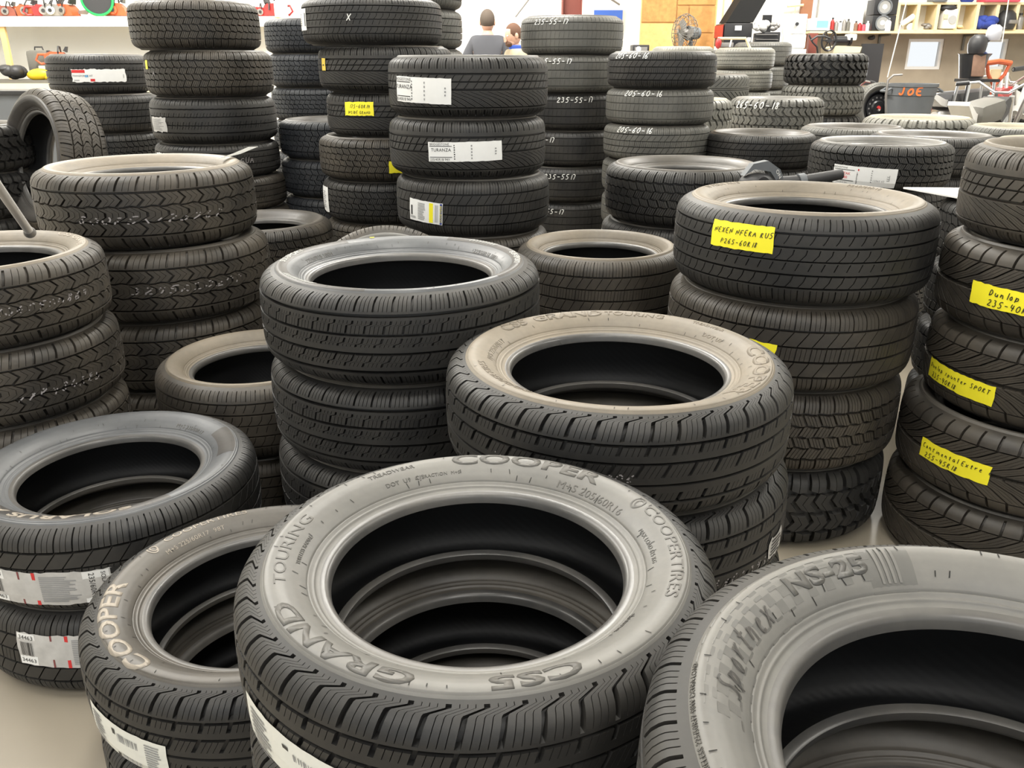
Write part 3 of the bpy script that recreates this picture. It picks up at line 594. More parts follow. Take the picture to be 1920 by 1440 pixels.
J = stack('J', 'the short stack behind the centre', .334, 3.123, 3, 'allseason', .317, .205, .246, 'b', 't', over={0: dict(label='tan topped tire lying low between centre stack and yellow tag stack')}, near=True)
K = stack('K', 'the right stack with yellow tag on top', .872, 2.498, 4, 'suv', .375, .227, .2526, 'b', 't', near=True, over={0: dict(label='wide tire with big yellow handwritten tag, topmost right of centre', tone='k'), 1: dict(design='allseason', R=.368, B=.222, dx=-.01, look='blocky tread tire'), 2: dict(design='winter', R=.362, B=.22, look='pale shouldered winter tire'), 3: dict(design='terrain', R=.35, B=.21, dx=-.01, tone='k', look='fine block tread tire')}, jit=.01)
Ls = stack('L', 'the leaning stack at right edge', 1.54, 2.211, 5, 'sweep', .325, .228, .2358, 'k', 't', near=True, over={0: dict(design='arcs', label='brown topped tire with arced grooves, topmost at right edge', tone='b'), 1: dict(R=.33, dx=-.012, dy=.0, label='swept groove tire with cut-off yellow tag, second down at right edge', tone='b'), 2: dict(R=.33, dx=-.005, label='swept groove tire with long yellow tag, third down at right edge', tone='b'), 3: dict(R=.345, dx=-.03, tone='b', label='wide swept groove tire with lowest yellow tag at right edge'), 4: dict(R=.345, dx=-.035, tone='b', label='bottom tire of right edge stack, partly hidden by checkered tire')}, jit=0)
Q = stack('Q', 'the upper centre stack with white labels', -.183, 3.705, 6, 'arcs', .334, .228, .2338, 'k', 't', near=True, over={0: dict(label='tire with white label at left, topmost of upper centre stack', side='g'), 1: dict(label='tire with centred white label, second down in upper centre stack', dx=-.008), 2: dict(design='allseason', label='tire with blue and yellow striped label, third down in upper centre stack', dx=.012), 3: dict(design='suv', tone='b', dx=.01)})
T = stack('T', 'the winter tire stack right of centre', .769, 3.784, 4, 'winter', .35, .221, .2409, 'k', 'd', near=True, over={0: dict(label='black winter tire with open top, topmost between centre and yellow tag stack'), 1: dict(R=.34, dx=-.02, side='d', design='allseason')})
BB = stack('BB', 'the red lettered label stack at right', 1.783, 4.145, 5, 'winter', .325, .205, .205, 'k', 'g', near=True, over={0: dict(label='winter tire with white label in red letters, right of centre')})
O_ = stack('O', 'the tall stack of mixed tires at upper centre', -.685, 4.436, 8, 'rib', .33, .22, .207, 'k', 'd', over={0: dict(design='suv', label='wide tire with white gold label, topmost of tall upper centre stack', R=.34), 1: dict(design='arcs', dx=.055, look='tire with small orange tag'), 2: dict(design='arcs', dx=.06, R=.31, look='small tire with yellow tag'), 3: dict(design='winter', dx=.03, R=.335, tone='b', look='winter tire with yellow tag'), 4: dict(design='winter', dx=.03, R=.33, look='winter tire with white paper'), 5: dict(design='winter', dx=.03, R=.325, tone='b', look='winter tire')})
Ms = stack('M', 'the tall stack at upper left', -1.688, 4.94, 8, 'rib', .34, .22, .205, 'b', 'd', over={0: dict(design='winter', W=.24, dx=-.045, look='diagonal groove tire'), 1: dict(design='winter', W=.235, look='blocky tire with yellow tag'), 2: dict(design='rib', W=.24, tone='k', look='fine ribbed tire with torn silver label'), 3: dict(design='rib', W=.185, tone='k', look='ribbed tire with torn white label'), 4: dict(W=.185, R=.335, dx=.02), 5: dict(W=.19, dx=.04, R=.335), 6: dict(W=.2), 7: dict(W=.2)})
EE = stack('EE', 'the stack in front of the left shelf', -2.70, 5.79, 6, 'rib', .31, .185, .237, 'k', 'd', over={0: dict(label='tire with red and white label in front of the left shelf'), 1: dict(design='allseason', dx=.03), 2: dict(design='winter', dx=.02)})
R_ = stack('R', 'the painted stack of wide ribbed tires', .403, 6.059, 7, 'worn', .345, .22, .2366, 'g', 'd', over={0: dict(tone='g'), 2: dict(tone='k'), 3: dict(tone='k'), 4: dict(tone='k', dx=-.01), 5: dict(tone='k', dx=.005)}, look='worn tire', jit=.012)
S = stack('S', 'the painted stack of narrower tires', .905, 5.362, 7, 'worn', .326, .20, .205, 'g', 'g', over={0: dict(tone='k', design='allseason'), 2: dict(design='allseason', tone='g')}, look='worn tire', jit=.01)
N_ = stack('N', 'the blue black stack behind the left stacks', -1.55, 6.9, 7, 'winter', .34, .22, .239, 'n', 'k', look='winter tire')
P = stack('P', 'the stack behind the tall centre stack', -.69, 6.2, 8, 'allseason', .35, .22, .2429, 'g', 'k', look='block tread tire')
II = stack('II', 'the shaded stack behind upper left stacks', -1.05, 5.15, 5, 'winter', .33, .21, .213, 'n', 'k', look='dark tire')
HH = stack('HH', 'the shaded low stack with open hole', -1.18, 3.9, 3, 'winter', .33, .205, .23, 'b', 'd', look='dark tire')
GG = stack('GG', 'the dim stack at far left edge', -2.74, 4.25, 5, 'terrain', .33, .21, .219, 'k', 'd', look='block tread tire')
FS = stack('FS', 'the low support pile behind left stacks', -2.02, 4.2, 3, 'rib', .33, .21, .19, 'k', 'd', look='plain tire', grp='tires under the upright tire')
JS = stack('JS', 'a single tire under the leaning tire', -.45, 3.0, 1, 'rib', .32, .2, .235, 'k', 'd', look='tire', over={0: dict(label='black tire flat on floor under the leaning tire behind centre stack')})
BL = stack('BL', 'the small stack under the leaf blower', 1.17, 3.27, 4, 'rib', .29, .17, .225, 'k', 'd', look='small tire')
DK = stack('DK', 'the dark stack between yellow tag stacks', 1.87, 3.0, 4, 'winter', .30, .19, .23, 'k', 'd', look='dark tire')
AAs = stack('AA', 'the open topped stack beyond the blower', 1.506, 5.22, 5, 'chevron', .325, .21, .197, 'k', 'd', look='black tire', over={0: dict(design='allseason', label='black open topped tire with cross cuts beyond the leaf blower')})
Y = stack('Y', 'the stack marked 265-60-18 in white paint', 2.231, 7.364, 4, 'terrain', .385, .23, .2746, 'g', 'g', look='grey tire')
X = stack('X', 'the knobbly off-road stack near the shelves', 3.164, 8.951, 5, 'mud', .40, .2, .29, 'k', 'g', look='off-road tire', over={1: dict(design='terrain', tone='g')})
U = stack('U', 'the pale narrow stack below the tool chest', 2.499, 9.571, 7, 'rib', .315, .2, .2159, 'w', 'y', look='pale ribbed tire')
V = stack('V', 'the arrow tread stack behind painted stacks', 1.87, 8.2, 5, 'vee', .33, .21, .254, 'g', 'd', look='grey tire')
Z = stack('Z', 'the chunky stack right of painted stacks', 1.25, 6.4, 4, 'terrain', .36, .21, .2825, 'w', 'y', look='pale block tire')
S2 = stack('S2', 'the stack hidden behind 205-60-16 stack', 1.76, 9.2, 7, 'rib', .315, .2, .217, 'w', 'y', look='pale tire')
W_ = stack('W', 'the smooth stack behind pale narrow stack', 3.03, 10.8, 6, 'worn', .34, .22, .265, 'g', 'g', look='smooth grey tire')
CCs = stack('CC', 'the low pile in front of grey bin', 2.86, 6.1, 4, 'terrain', .37, .23, .255, 'w', 'y', look='pale wide tire')
DM = stack('DM', 'the low pile behind the red label tire', 2.17, 5.5, 5, 'rib', .32, .2, .2, 'g', 'd', look='tire')
R1 = stack('R1', 'the low pile right of red label tire', 2.32, 4.75, 5, 'allseason', .33, .2, .202, 'k', 'd', look='tire')
R2 = stack('R2', 'the low pile beside the grey seat motorcycle', 3.25, 5.5, 5, 'rib', .32, .2, .2, 'g', 'y', look='tire')
R3 = stack('R3', 'the low pile behind right edge stack', 3.02, 4.75, 4, 'rib', .33, .2, .245, 'g', 'y', look='tire')
DD = stack('DD', 'the pile under the spare wheel', 4.15, 10.0, 3, 'rib', .31, .2, .195, 'k', 'd', look='tire')
g_all = 'tires leaning or standing upright'
FF = tyre(-2.225, 4.15, .922, 'chevron', .335, .215, .235, 'b', 'k', 'upright chevron tread tire standing on pile behind left stacks, stamped white', g_all, rot=(math.radians(79), 0, math.radians(-38)), near=True)
JJ = tyre(-.43, 2.80, .555, 'rib', .30, .19, .20, 'b', 'g', 'tire leaning on edge behind centre stack with only its top showing', g_all, rot=(math.radians(66), 0, math.radians(8)))
# ------------------------------------------------------------------ moulded lettering on the near sidewalls
t = A[0]; r = .262
side_text(t, 'COOPER', 74, .267, .034, LET_DARK, 1.85, .0012)
side_text(t, 'M+S 205/60R16', 44, .238, .015, LET_DARK, 1.3)
side_text(t, 'COOPERTIRES', -1, .268, .023, LET_DARK, 1.5)
side_text(t, 'CS5', -74, .266, .036, LET_DARK, 1.75, .0012)
side_text(t, 'GRAND', -127, .266, .036, LET_DARK, 1.75, .0012)
side_text(t, 'TOURING', -180, .262, .022, LET_DARK, 1.7)
side_text(t, 'TREADWEAR', 124, .266, .011, LET_DARK, 1.2); side_text(t, 'A  TRACTION  M+S', 108, .243, .007, LET_DARK, 1.2)
side_text(t, 'DOT  U9  CJ5', 121, .243, .009, LET_DARK, 1.2); side_text(t, 'TUBELESS RADIAL', 178, .242, .007, LET_DARK, 1.2)
side_text(t, 'INSIDE', -38, .232, .010, LET_DARK, 1.4); side_text(t, 'MAX LOAD 615 KG', 5, .240, .008, LET_DARK, 1.2)
def logo(t, deg, r, s, m):
    R_1, B_1, W_1 = t['dims']; bm = bmesh.new()
    for (cx, ra, rb_) in ((0, 1.0, .8), (.22, .68, .5)):
        ring = []
        for i in range(33):
            a = 2*PI*i/32*(.86 if cx else 1)+.4; ring.append((bm.verts.new(((cx+ra*math.cos(a)*.8)*s, ra*math.sin(a)*s, 0)), bm.verts.new(((cx+rb_*math.cos(a)*.8)*s, rb_*math.sin(a)*s, 0))))
        for i in range(32): bm.faces.new((ring[i][0], ring[i+1][0], ring[i+1][1], ring[i][1]))
    for v in bm.verts:
        rr = r+v.co.y; th = math.radians(deg)-v.co.x/r; v.co = (rr*math.cos(th), rr*math.sin(th), side_z(R_1, B_1, W_1, rr)+.0008)
    me = bpy.data.meshes.new('logo'); bm.to_mesh(me); bm.free(); link('moulded_logo', me, m, t)
logo(t, 27, .266, .013, LET_DARK)
t = C[0]; r = .286
side_text(t, 'CS5', 138, r, .031, LET_TAN, 1.5, .0012); side_text(t, 'GRAND', 108, r, .030, LET_TAN, 1.6, .0012)
side_text(t, 'TOURING', 75, r, .021, LET_TAN, 1.45, .0004); side_text(t, 'COOPER', -22, r, .042, LET_TAN, 1.7, .0014)
side_text(t, 'COOPERTIRES', -150, .282, .022, LET_TAN, 1.4); side_text(t, 'TREADWEAR', 38, .29, .012, LET_TAN, 1.2)
side_text(t, 'DOT U9', 30, .262, .012, LET_TAN, 1.3); side_text(t, 'M+S 225/60R17', 168, .262, .016, LET_TAN, 1.2)
t = D[0]; r = .285
side_text(t, 'COOPER', -147, r, .047, LET_PALE, 1.6, .0012); side_text(t, 'COOPERTIRES', 132, .29, .021, LET_PALE, 1.4)
side_text(t, 'M+S 225/60R17  98T', 140, .262, .013, LET_PALE, 1.2); logo(t, 158, .288, .014, LET_PALE)
side_text(t, 'CS5 GRAND', 20, r, .034, LET_PALE, 1.5, .001)
t = E_[0]; r = .284
side_patch(t, -150, -40, .262, .306, SIDE['k'])
side_text(t, 'SOLARUS AS', -92, r, .036, LET_PALE, 1.7, .0012, lift=.0012)
side_patch(t, 8, 40, .262, .306, SIDE['k'], 'sidewall_band')
side_text(t, 'M+S 235/60R17', 60, .255, .013, LET_DARK, 1.2)
t = F[0]; side_text(t, 'CS5 GRAND', 40, .278, .028, LET_PALE, 1.5, .0008)
t = I_[0]; r = .318
side_patch(t, 128, 262, .284, .311, SIDE['k']); side_patch(t, -35, 70, .284, .311, SIDE['k'])
side_text(t, 'SUI-SPORT', 172, .297, .021, LET_WHITE, 1.35, .0004, lift=.0013); side_text(t, '///////////', 223, .297, .018, LET_WHITE, 2.2, .0004, lift=.0013)
side_text(t, 'SUI-SPORT', 5, .297, .021, LET_WHITE, 1.35, .0004, lift=.0013); side_text(t, '/////////', 46, .297, .017, LET_WHITE, 2.2, .0004, lift=.0013)
side_text(t, '225/60R18 100H', 155, .262, .013, LET_DARK, 1.2); side_text(t, '225/60R18 100H', 35, .262, .013, LET_DARK, 1.2)
bm = bmesh.new(); bmesh.ops.create_circle(bm, cap_ends=True, radius=.007, segments=14)
for v in bm.verts:
    rr = .302+v.co.y; th = math.radians(113)-v.co.x/.30; v.co = (rr*math.cos(th), rr*math.sin(th), side_z(*t['dims'], rr)+.001)
me = bpy.data.meshes.new('dot'); bm.to_mesh(me); bm.free(); link('yellow_dot', me, YEL, t)
t = K[0]; side_text(t, 'N FERA RU5', 130, .305, .022, LET_TAN, 1.4); side_text(t, 'P265/60R18', 35, .30, .018, LET_TAN, 1.3)
# chequered band with name on the near right tyre
t = B[0]; Rb, Bb, Wb = t['dims']; bm = bmesh.new(); rr = random.Random(5)
for j in range(5):
    r0 = .240+j*.0105
    for i in range(26):
        if (i+j) % 2: continue
        if j < 1 and i > 17: continue
        a0 = math.radians(173-i*2.7-j*.6); a1 = a0-math.radians(2.7)
        g = []
        for aa in (a0, a1):
            g.append([bm.verts.new((q*math.cos(aa), q*math.sin(aa), side_z(Rb, Bb, Wb, q)+.0004)) for q in (r0, r0+.0105)])
        bm.faces.new((g[0][0], g[0][1], g[1][1], g[1][0]))
bmesh.ops.recalc_face_normals(bm, faces=bm.faces)
me = bpy.data.meshes.new('chequer'); bm.to_mesh(me); bm.free(); link('chequered_band', me, LET_MID, t)
side_patch(t, 103, 91, .240, .292, LET_MID, 'sidewall_band', .0003)
for k in range(4): side_patch(t, 100-k*1.5, 99.3-k*1.5, .246, .286, SIDE['g'], 'stripe', .0012, 4)
side_text(t, 'NS-25', 114, .266, .026, LET_DARK, 1.6, .001, lift=.0014)
bm, Lh = hand_bm('Sportnex', .024, wch=.52, sw=.09, slant=.3, seed=4); cut(bm, .008)
for v in bm.verts:
    y = v.co.y-.012; q = .262+y; th = math.radians(150)-(v.co.x-Lh/2)/.262; v.co = (q*math.cos(th), q*math.sin(th), side_z(Rb, Bb, Wb, q)+.0016)
me = bpy.data.meshes.new('script'); bm.to_mesh(me); bm.free(); link('lettering', me, SIDE['k'], t)
side_text(t, 'RADIAL TUBELESS 225/50R17 98W EXTRA LOAD', 176, .292, .006, LET_DARK, 1.2)
def vents(t, n, seed, m):
    R_1, B_1, W_1 = t['dims']; rr = random.Random(seed); bm = bmesh.new(); r1 = R_1*.882
    for k in range(n):
        th = 2*PI*(k+rr.uniform(-.3, .3))/n; q = rr.choice((B_1+.035, (B_1+r1)/2, r1-.012)); L = rr.uniform(.004, .008); sl = rr.uniform(-.3, .3)
        vs = []
        for dq, dt in ((-L/2, -.0006), (L/2, -.0006), (L/2, .0006), (-L/2, .0006)):
            r_ = q+dq; a_ = th+(dt+sl*dq)/q; vs.append(bm.verts.new((r_*math.cos(a_), r_*math.sin(a_), side_z(R_1, B_1, W_1, r_)+.0009)))
        bm.faces.new(vs)
    bmesh.ops.solidify(bm, geom=bm.faces[:], thickness=.0008)
    me = bpy.data.meshes.new('v'); bm.to_mesh(me); bm.free(); o = link('mould_vent_mark', me, m, t); o['kind'] = 'stuff'
for k, (t_, mm) in enumerate(((A[0], TREAD['k']), (B[0], TREAD['k']), (C[0], TREAD['k']), (D[0], TREAD['k']), (E_[0], SIDE['k']), (I_[0], SIDE['k']), (K[0], TREAD['k']))): vents(t_, 62, k, mm)
# ------------------------------------------------------------------ stickers, tags and paint
def white_label(t, rel, zc, w_, h_, big, small, **k):
    return sticker(t, rel, zc, w_, h_, WHITE, [('t', small, .16, .89, .16, INK), ('b', .02, .78, .33, .81, INK), ('t', big, .18, .6, .23, INK), ('b', .02, .22, .33, .25, INK), ('t', '235/45R18 94V', .16, .11, .17, INK), ('c', .355, .1, .375, .9, 7, False, INK), ('c', .58, .1, .60, .9, 5, False, INKG), ('c', .9, .3, .93, .7, 3, False, INKG)], **k)
white_label(Q[0], -35, -.012, .275, .095, 'TURANZA', 'BRIDGESTONE', tilt=-.03)
white_label(Q[1], -2, -.005, .30, .075, 'TURANZA', 'BRIDGESTONE', tilt=.02)
sticker(Q[2], -37, -.015, .175, .088, WHITE, [('b', .93, .02, .985, .98, BLUE), ('t', 'GOODYEAR', .957, .5, .14, YEL, PI/2), ('b', .64, .05, .75, .95, YEL), ('b', .06, .25, .11, .7, INK), ('c', .03, .1, .28, .22, 3, False, INKG), ('c', .3, .1, .55, .9, 12, False, INKG), ('c', .8, .1, .9, .9, 6, True, INKG)], tilt=-.06)
sticker(O_[0], -78, .01, .16, .095, WHITE, [('b', .02, .3, .3, .95, YELD), ('c', .35, .2, .6, .8, 6, False, INKG), ('b', .88, .2, .95, .8, INK)])
paint(O_[0], 'X', -18, .0, .03)
sticker(O_[1], -63, .02, .04, .055, YELD, [('b', .3, .4, .7, .5, INK)])
sticker(O_[2], -28, .03, .155, .062, YEL, [('h', '175-60R14', .2, .56, .26, INK), ('h', 'INSIDE GRAND', .12, .14, .22, INK)], name='yellow_tag', ragged=.002)
sticker(O_[3], 16, -.03, .16, .055, YEL, [('h', 'General', .2, .55, .26, YELD), ('h', '195', .4, .12, .28, YELD)], name='yellow_tag', ragged=.002)
sticker(O_[4], -75, .0, .12, .125, WHITE, [('c', .35, .15, .8, .85, 9, False, INKG)], ragged=.002)
sticker(Ms[1], -68, .045, .03, .045, YEL, [], name='yellow_tag')
sticker(Ms[2], -60, -.02, .15, .075, GREYP, [('c', .1, .1, .9, .9, 9, False, INKG)], ragged=.005)
sticker(Ms[3], -62, .005, .12, .075, WHITE, [('b', .03, .1, .1, .8, RED), ('c', .2, .1, .8, .9, 6, False, RED)], ragged=.005)
paint(Ms[3], '7361  195R  GUA', 2, -.01, .03, CHALK, 'faded_ink_stamp', .1)
paint(Ms[1], 'A', -56, -.01, .03, CHALK, 'chalk_mark', .1)
sticker(EE[0], -1, -.008, .32, .075, WHITE, [('b', .01, .72, .26, .95, RED), ('t', 'TRANSFORCE HT', .2, .48, .2, INK), ('c', .03, .08, .14, .2, 2, False, INKG), ('b', .25, .38, .31, .55, LBLUE), ('b', .34, .05, .42, .25, RED), ('c', .94, .3, .97, .6, 3, False, INKG)], ragged=.003)
sticker(BB[0], -10, -.035, .285, .085, WHITE, [('t', 'BRIDGESTONE', .12, .88, .12, INK), ('b', .02, .76, .36, .79, INK), ('t', 'BLIZZAK', .18, .58, .2, RED), ('t', 'WS80', .18, .38, .2, RED), ('b', .02, .2, .36, .23, INK), ('t', '205/65R16 95H', .16, .1, .1, INK), ('b', .41, .78, .43, .88, RED), ('c', .4, .08, .42, .7, 8, False, INK), ('c', .62, .2, .64, .9, 6, False, INKG), ('t', '13565 63', .74, .32, .15, INKG), ('t', 'LLL', .88, .5, .2, INK, PI/2)], tilt=-.03)
sticker(K[0], -24, .055, .185, .070, YEL, [('h', 'NEXEN NFERA RU5', .05, .56, .21, INK), ('h', 'P265-60R18', .18, .16, .2, INK)], tilt=.0, name='yellow_tag', ragged=.0012)
sticker(K[1], -13, .005, .13, .05, YEL, [], name='yellow_tag', tilt=-.12, ragged=.0015)
sticker(Ls[1], -23, -.01, .19, .058, YEL, [('h', 'Dunlop', .28, .55, .3, INK), ('h', '235-40R18', .28, .1, .3, INK)], tilt=-.02, name='yellow_tag', ragged=.0015)
sticker(Ls[2], -40, -.03, .24, .056, YEL, [('h', 'Dunlop spunter SPORT', .04, .56, .25, INK), ('h', '235-40R18', .1, .12, .27, INK)], tilt=-.03, name='yellow_tag', ragged=.0015)
sticker(Ls[3], -27, .0, .21, .056, YEL, [('h', 'Continental Extreme', .04, .56, .25, INK), ('h', '255-45R18', .1, .12, .27, INK)], tilt=-.02, name='yellow_tag', ragged=.0015)
def silver(t, rel, zc, tilt, label=None):
    sticker(t, rel, zc, .30, .085, GREYP, [('b', .01, .02, .16, .98, WHITE), ('t', '34463', .085, .86, .17, INK), ('t', '34463', .085, .14, .17, INK), ('c', .03, .3, .14, .72, 16, True, INK), ('b', .39, .0, .415, 1, RED), ('b', .28, .0, .295, 1, simple('maroon_ink', (.2, .05, .05), .6) if 'maroon_ink' not in MATS else MATS['maroon_ink']), ('b', .74, .02, .92, .98, WHITE), ('t', '235/60R17', .80, .5, .19, INK, -PI/2), ('t', 'SOLARUS AS', .88, .5, .15, INK, -PI/2), ('b', .93, 0, 1, 1, INK), ('t', 'STARFIRE', .965, .5, .15, WHITE, -PI/2), ('c', .44, .1, .72, .9, 14, False, INKG)], tilt=tilt, name='silver_label', ragged=.002)
silver(E_[0], -27, -.03, -.02); silver(E_[1], -21, .025, -.03)
sticker(D[0], -50, -.035, .20, .085, PGREEN, [('c', .05, .1, .25, .9, 10, False, INKG), ('b', .38, .05, .42, .85, INK), ('c', .44, .1, .7, .8, 14, True, INKG), ('c', .78, .1, .95, .9, 12, False, INKG)], tilt=-.05)
sticker(A[0], -33, -.038, .30, .085, PGREEN, [('c', .05, .1, .22, .9, 10, False, INKG), ('b', .30, .05, .335, .85, INK), ('c', .36, .1, .5, .8, 10, True, INKG), ('c', .56, .1, .76, .9, 16, False, INKG), ('b', .80, .15, .86, .85, INK), ('c', .88, .1, .98, .9, 14, False, INKG)], tilt=-.03)
sticker(C[1], 62, -.02, .06, .05, GREYP, [('c', .1, .1, .9, .9, 5, False, INK)], ragged=.006)
for i, (tt, s, rel) in enumerate(((R_[0], '235-55-17', -24), (R_[1], '235-55-17', -18), (R_[2], '235-55-17', 6), (R_[3], '235-55-17', -38), (R_[4], '235-5517', -8), (R_[5], '235-55-17', -25))):
    paint(tt, s, rel, .062 if i < 3 else .045, .031, seed=i)
for tt, s, rel in ((S[0], '205-60-16', -35), (S[1], '205-60-16', -18), (S[2], '205-60-16', -25)): paint(tt, s, rel, .062, .03)
paint(Y[0], '265-60-18', -26, .06, .05)
for tt, rel, zc, n, h_, sp_, sd_ in ((Gs[0], 0, -.03, 9, .035, .5, 2), (Gs[1], 10, -.01, 7, .035, .4, 3), (F[0], 22, -.01, 8, .03, .3, 4), (F[1], 24, -.03, 6, .035, .25, 5), (FF, 0, .0, 6, .03, .2, 6), (C[0], -16, -.012, 12, .02, .28, 7), (C[1], 40, -.05, 10, .03, .3, 8)):
    if tt is FF: continue
    chalk(tt, rel, zc, n+3, h_*.7, sp_, sd_)
# ink stamp running round the upright tyre's top
bm, Lh = hand_bm('8X0R5X8', .028, wch=.9, sw=.16, slant=.3, seed=9)
cut(bm, .02, 0)
for v in bm.verts:
    a = math.radians(140)-v.co.x/.335; z_ = v.co.y-.01; q = rad_at(FF, z_)+.001; v.co = (q*math.cos(a), q*math.sin(a), z_)
me = bpy.data.meshes.new('stamp'); bm.to_mesh(me); bm.free(); link('faded_ink_stamp', me, CHALK, FF)
# folded paper flag on the chevron stack
bm = bmesh.new()
for k, (x0, y0, x1, y1, z0, z1) in enumerate([(0, 0, .10, .06, 0, .035)]):
    pts = [(0, 0, .0), (.05, .015, .012), (.11, .03, .03), (.13, .075, .03), (.06, .06, .01), (-.01, .035, .0)]
    vs = [bm.verts.new(p) for p in pts]; bm.faces.new(vs)
bmesh.ops.solidify(bm, geom=bm.faces[:], thickness=.001)
me = bpy.data.meshes.new('flag'); bm.to_mesh(me); bm.free(); o = link('paper_label', me, WHITE, Gs[0]); o.location = (.235, .13, .1305); o.rotation_euler = (-.12, -.12, -.1)
# ------------------------------------------------------------------ back of the hall
def P3(px, py, Y): return at(px, py, Y)
def bx(name, px0, py0, px1, py1, Y, d, m, parent=None, bev=0):
    a, c = at(px0, py0, Y), at(px1, py1, Y); z1, z0 = max(a.z, c.z), min(a.z, c.z)
    if max(py0, py1) >= 250: z0 = 0
    x0, x1 = min(a.x, c.x), max(a.x, c.x)
    return MB().box(((x0+x1)/2, Y+d/2, (z0+z1)/2), (x1-x0, d, z1-z0), bev=bev).build(name, m, parent, smooth=bool(bev))
# partition of plywood sheets
a, c = at(1200, 100, 11.8), at(1348, 0, 11.8)
part = structure(MB().box(((a.x+c.x)/2, 11.9, 1.9), (c.x-a.x, .08, 3.8)).build('wall_partition', M['wood_yellow'], smooth=False))
wz = at(1270, 43, 11.8).z; xm = at(1268, 40, 11.8).x; xr = at(1291, 40, 11.8).x
for x0, x1, z0, z1, mm in ((a.x, xm, .02, wz, 'osb_pale'), (a.x, xm, wz+.01, 3.0, 'osb'), (xm+.01, c.x-.02, .02, 1.35, 'osb'), (xm+.01, xr, 1.36, 2.05, 'osb'), (xr+.01, c.x-.02, 1.36, 1.72, 'osb'), (xr+.01, c.x-.02, 1.73, 2.05, 'osb'), (xm+.01, c.x-.02, 2.06, 3.0, 'osb')):
    MB().box(((x0+x1)/2, 11.85, (z0+z1)/2), (x1-x0-.008, .018+.004*((z0*7) % 1), z1-z0-.008)).build('plywood_sheet', M[mm], part, smooth=False)
tag(bx('wooden_post', 1349, 130, 1362, -40, 11.6, .09, M['wood_pale']), 'yellow pine post at right edge of the plywood partition', 'post')
tag(bx('plywood_sheet', 1364, 110, 1381, -40, 11.75, .03, M['osb_pale']), 'narrow plywood sheet between pine post and black tool chest', 'plywood')
# red brown column: I section
x0, x1 = at(1054, 20, 11).x, at(1089, 20, 11).x
col_ = MB(); col_.box(((x0+x1)/2, 11, 2.6), (x1-x0, .014, 5.1)); 
for x in (x0, x1): col_.box((x, 11.0, 2.6), (.014, .22, 5.1))
col_.box(((x0+x1)/2, 11, .012), (x1-x0+.12, .36, .024))
tag(col_.build('steel_column', M['steel_red_brown'], smooth=False), 'red brown steel column standing behind stack marked 235-55-17', 'column')
for (pa, pb, nm) in (((992, -2), (966, 32), 'left'), ((1142, -4), (1162, 9), 'right')):
    tag(MB().cyl(at(*pa, 12.6), at(*pb, 12.6), .012).build('brace_rod', M['dull_steel']), f'thin grey brace rod against white wall {nm} of the red column', 'rod')
sg = bx('sign', 1112, 17, 1168, 60, 13.165, .03, M['white_plastic']); sg2 = bx('sign_panel', 1114, 19, 1166, 58, 13.155, .02, simple('sign_blue', (.06, .16, .62), .5), sg); tag(sg, 'blue sign with pale edge on white wall behind painted stack', 'sign')
# pedestal fan
fc = at(1284, 62, 10.9); fan = empty('pedestal_fan', (fc.x, fc.y, 0), math.radians(-64), 'grey pedestal fan in wire cage before the plywood partition', 'fan')
g = MB()
for k in range(26):
    a_ = 2*PI*k/26; q = [(0, -.09, 0), (.10*math.cos(a_), -.085, .10*math.sin(a_)), (.195*math.cos(a_), -.05, .195*math.sin(a_)), (.216*math.cos(a_), 0, .216*math.sin(a_)), (.195*math.cos(a_), .05, .195*math.sin(a_)), (.10*math.cos(a_), .09, .10*math.sin(a_))]
    g.tube(q, .0034, 4)
for r_, y_ in ((.216, 0), (.195, -.05), (.10, -.085), (.195, .05)): g.tube([(r_*math.cos(2*PI*k/32), y_, r_*math.sin(2*PI*k/32)) for k in range(32)], .004, 5, True)
g.build('cage', M['seat_grey'], fan, loc=(0, 0, fc.z))
hb = MB(); hb.cyl((0, -.05, 0), (0, .03, 0), .05)
for k in range(3):
    a_ = 2*PI*k/3; hb.prism([(0, -.03), (.08, -.07), (.17, -.03), (.17, .05), (.08, .04)], .006, rot=(.0, a_, 0))
hb.build('blade', M['dull_steel'], fan, loc=(0, 0, fc.z))
MB().cyl((0, .04, 0), (0, .20, 0), .085, .065).build('motor', M['grey_plastic'], fan, loc=(0, 0, fc.z))
MB().cyl((0, .1, .0), (0, .1, fc.z-.05), .022).cyl((0, .1, 0), (0, .1, .03), .28).build('stand', M['grey_plastic'], fan)
# tool chests
ch = empty('tool_chest', (*at(1377, 60, 11).xy, 0), 0, 'black tool chest with its lid propped open beside the yellow post', 'tool chest')
def bxr(name, px0, py0, px1, py1, Y, d, m, root, bev=0):
    o = bx(name, px0, py0, px1, py1, Y, d, m, None, bev); 
    for v in o.data.vertices: v.co -= root.location
    o.parent = root; return o
bxr('body', 1356, 86, 1412, 43, 11, .5, M['black_metal'], ch, .01)
bxr('side_panel', 1354, 70, 1357, 46, 11.02, .45, M['red_plastic'], ch)
bxr('paper_note', 1378, 57, 1391, 48, 10.985, .01, M['white_plastic'], ch)
bxr('paper_note', 1401, 78, 1408, 70, 10.985, .01, M['white_plastic'], ch)
p0, p1, p2, p3 = at(1362, 42, 11.0), at(1412, 42, 11.0), at(1440, -6, 11.05), at(1392, -6, 11.05)
lid = MB(); vs = [lid.bm.verts.new(Vector(p)-ch.location+Vector((0, dy, 0))) for dy in (0, .4) for p in (p0, p1, p2, p3)]
for f in ((0, 1, 2, 3), (7, 6, 5, 4), (0, 4, 5, 1), (1, 5, 6, 2), (2, 6, 7, 3), (3, 7, 4, 0)): lid.bm.faces.new([vs[i] for i in f])
lid.build('lid', simple('lid_black', (.012, .012, .012), .8, spec=.2), ch, smooth=False)
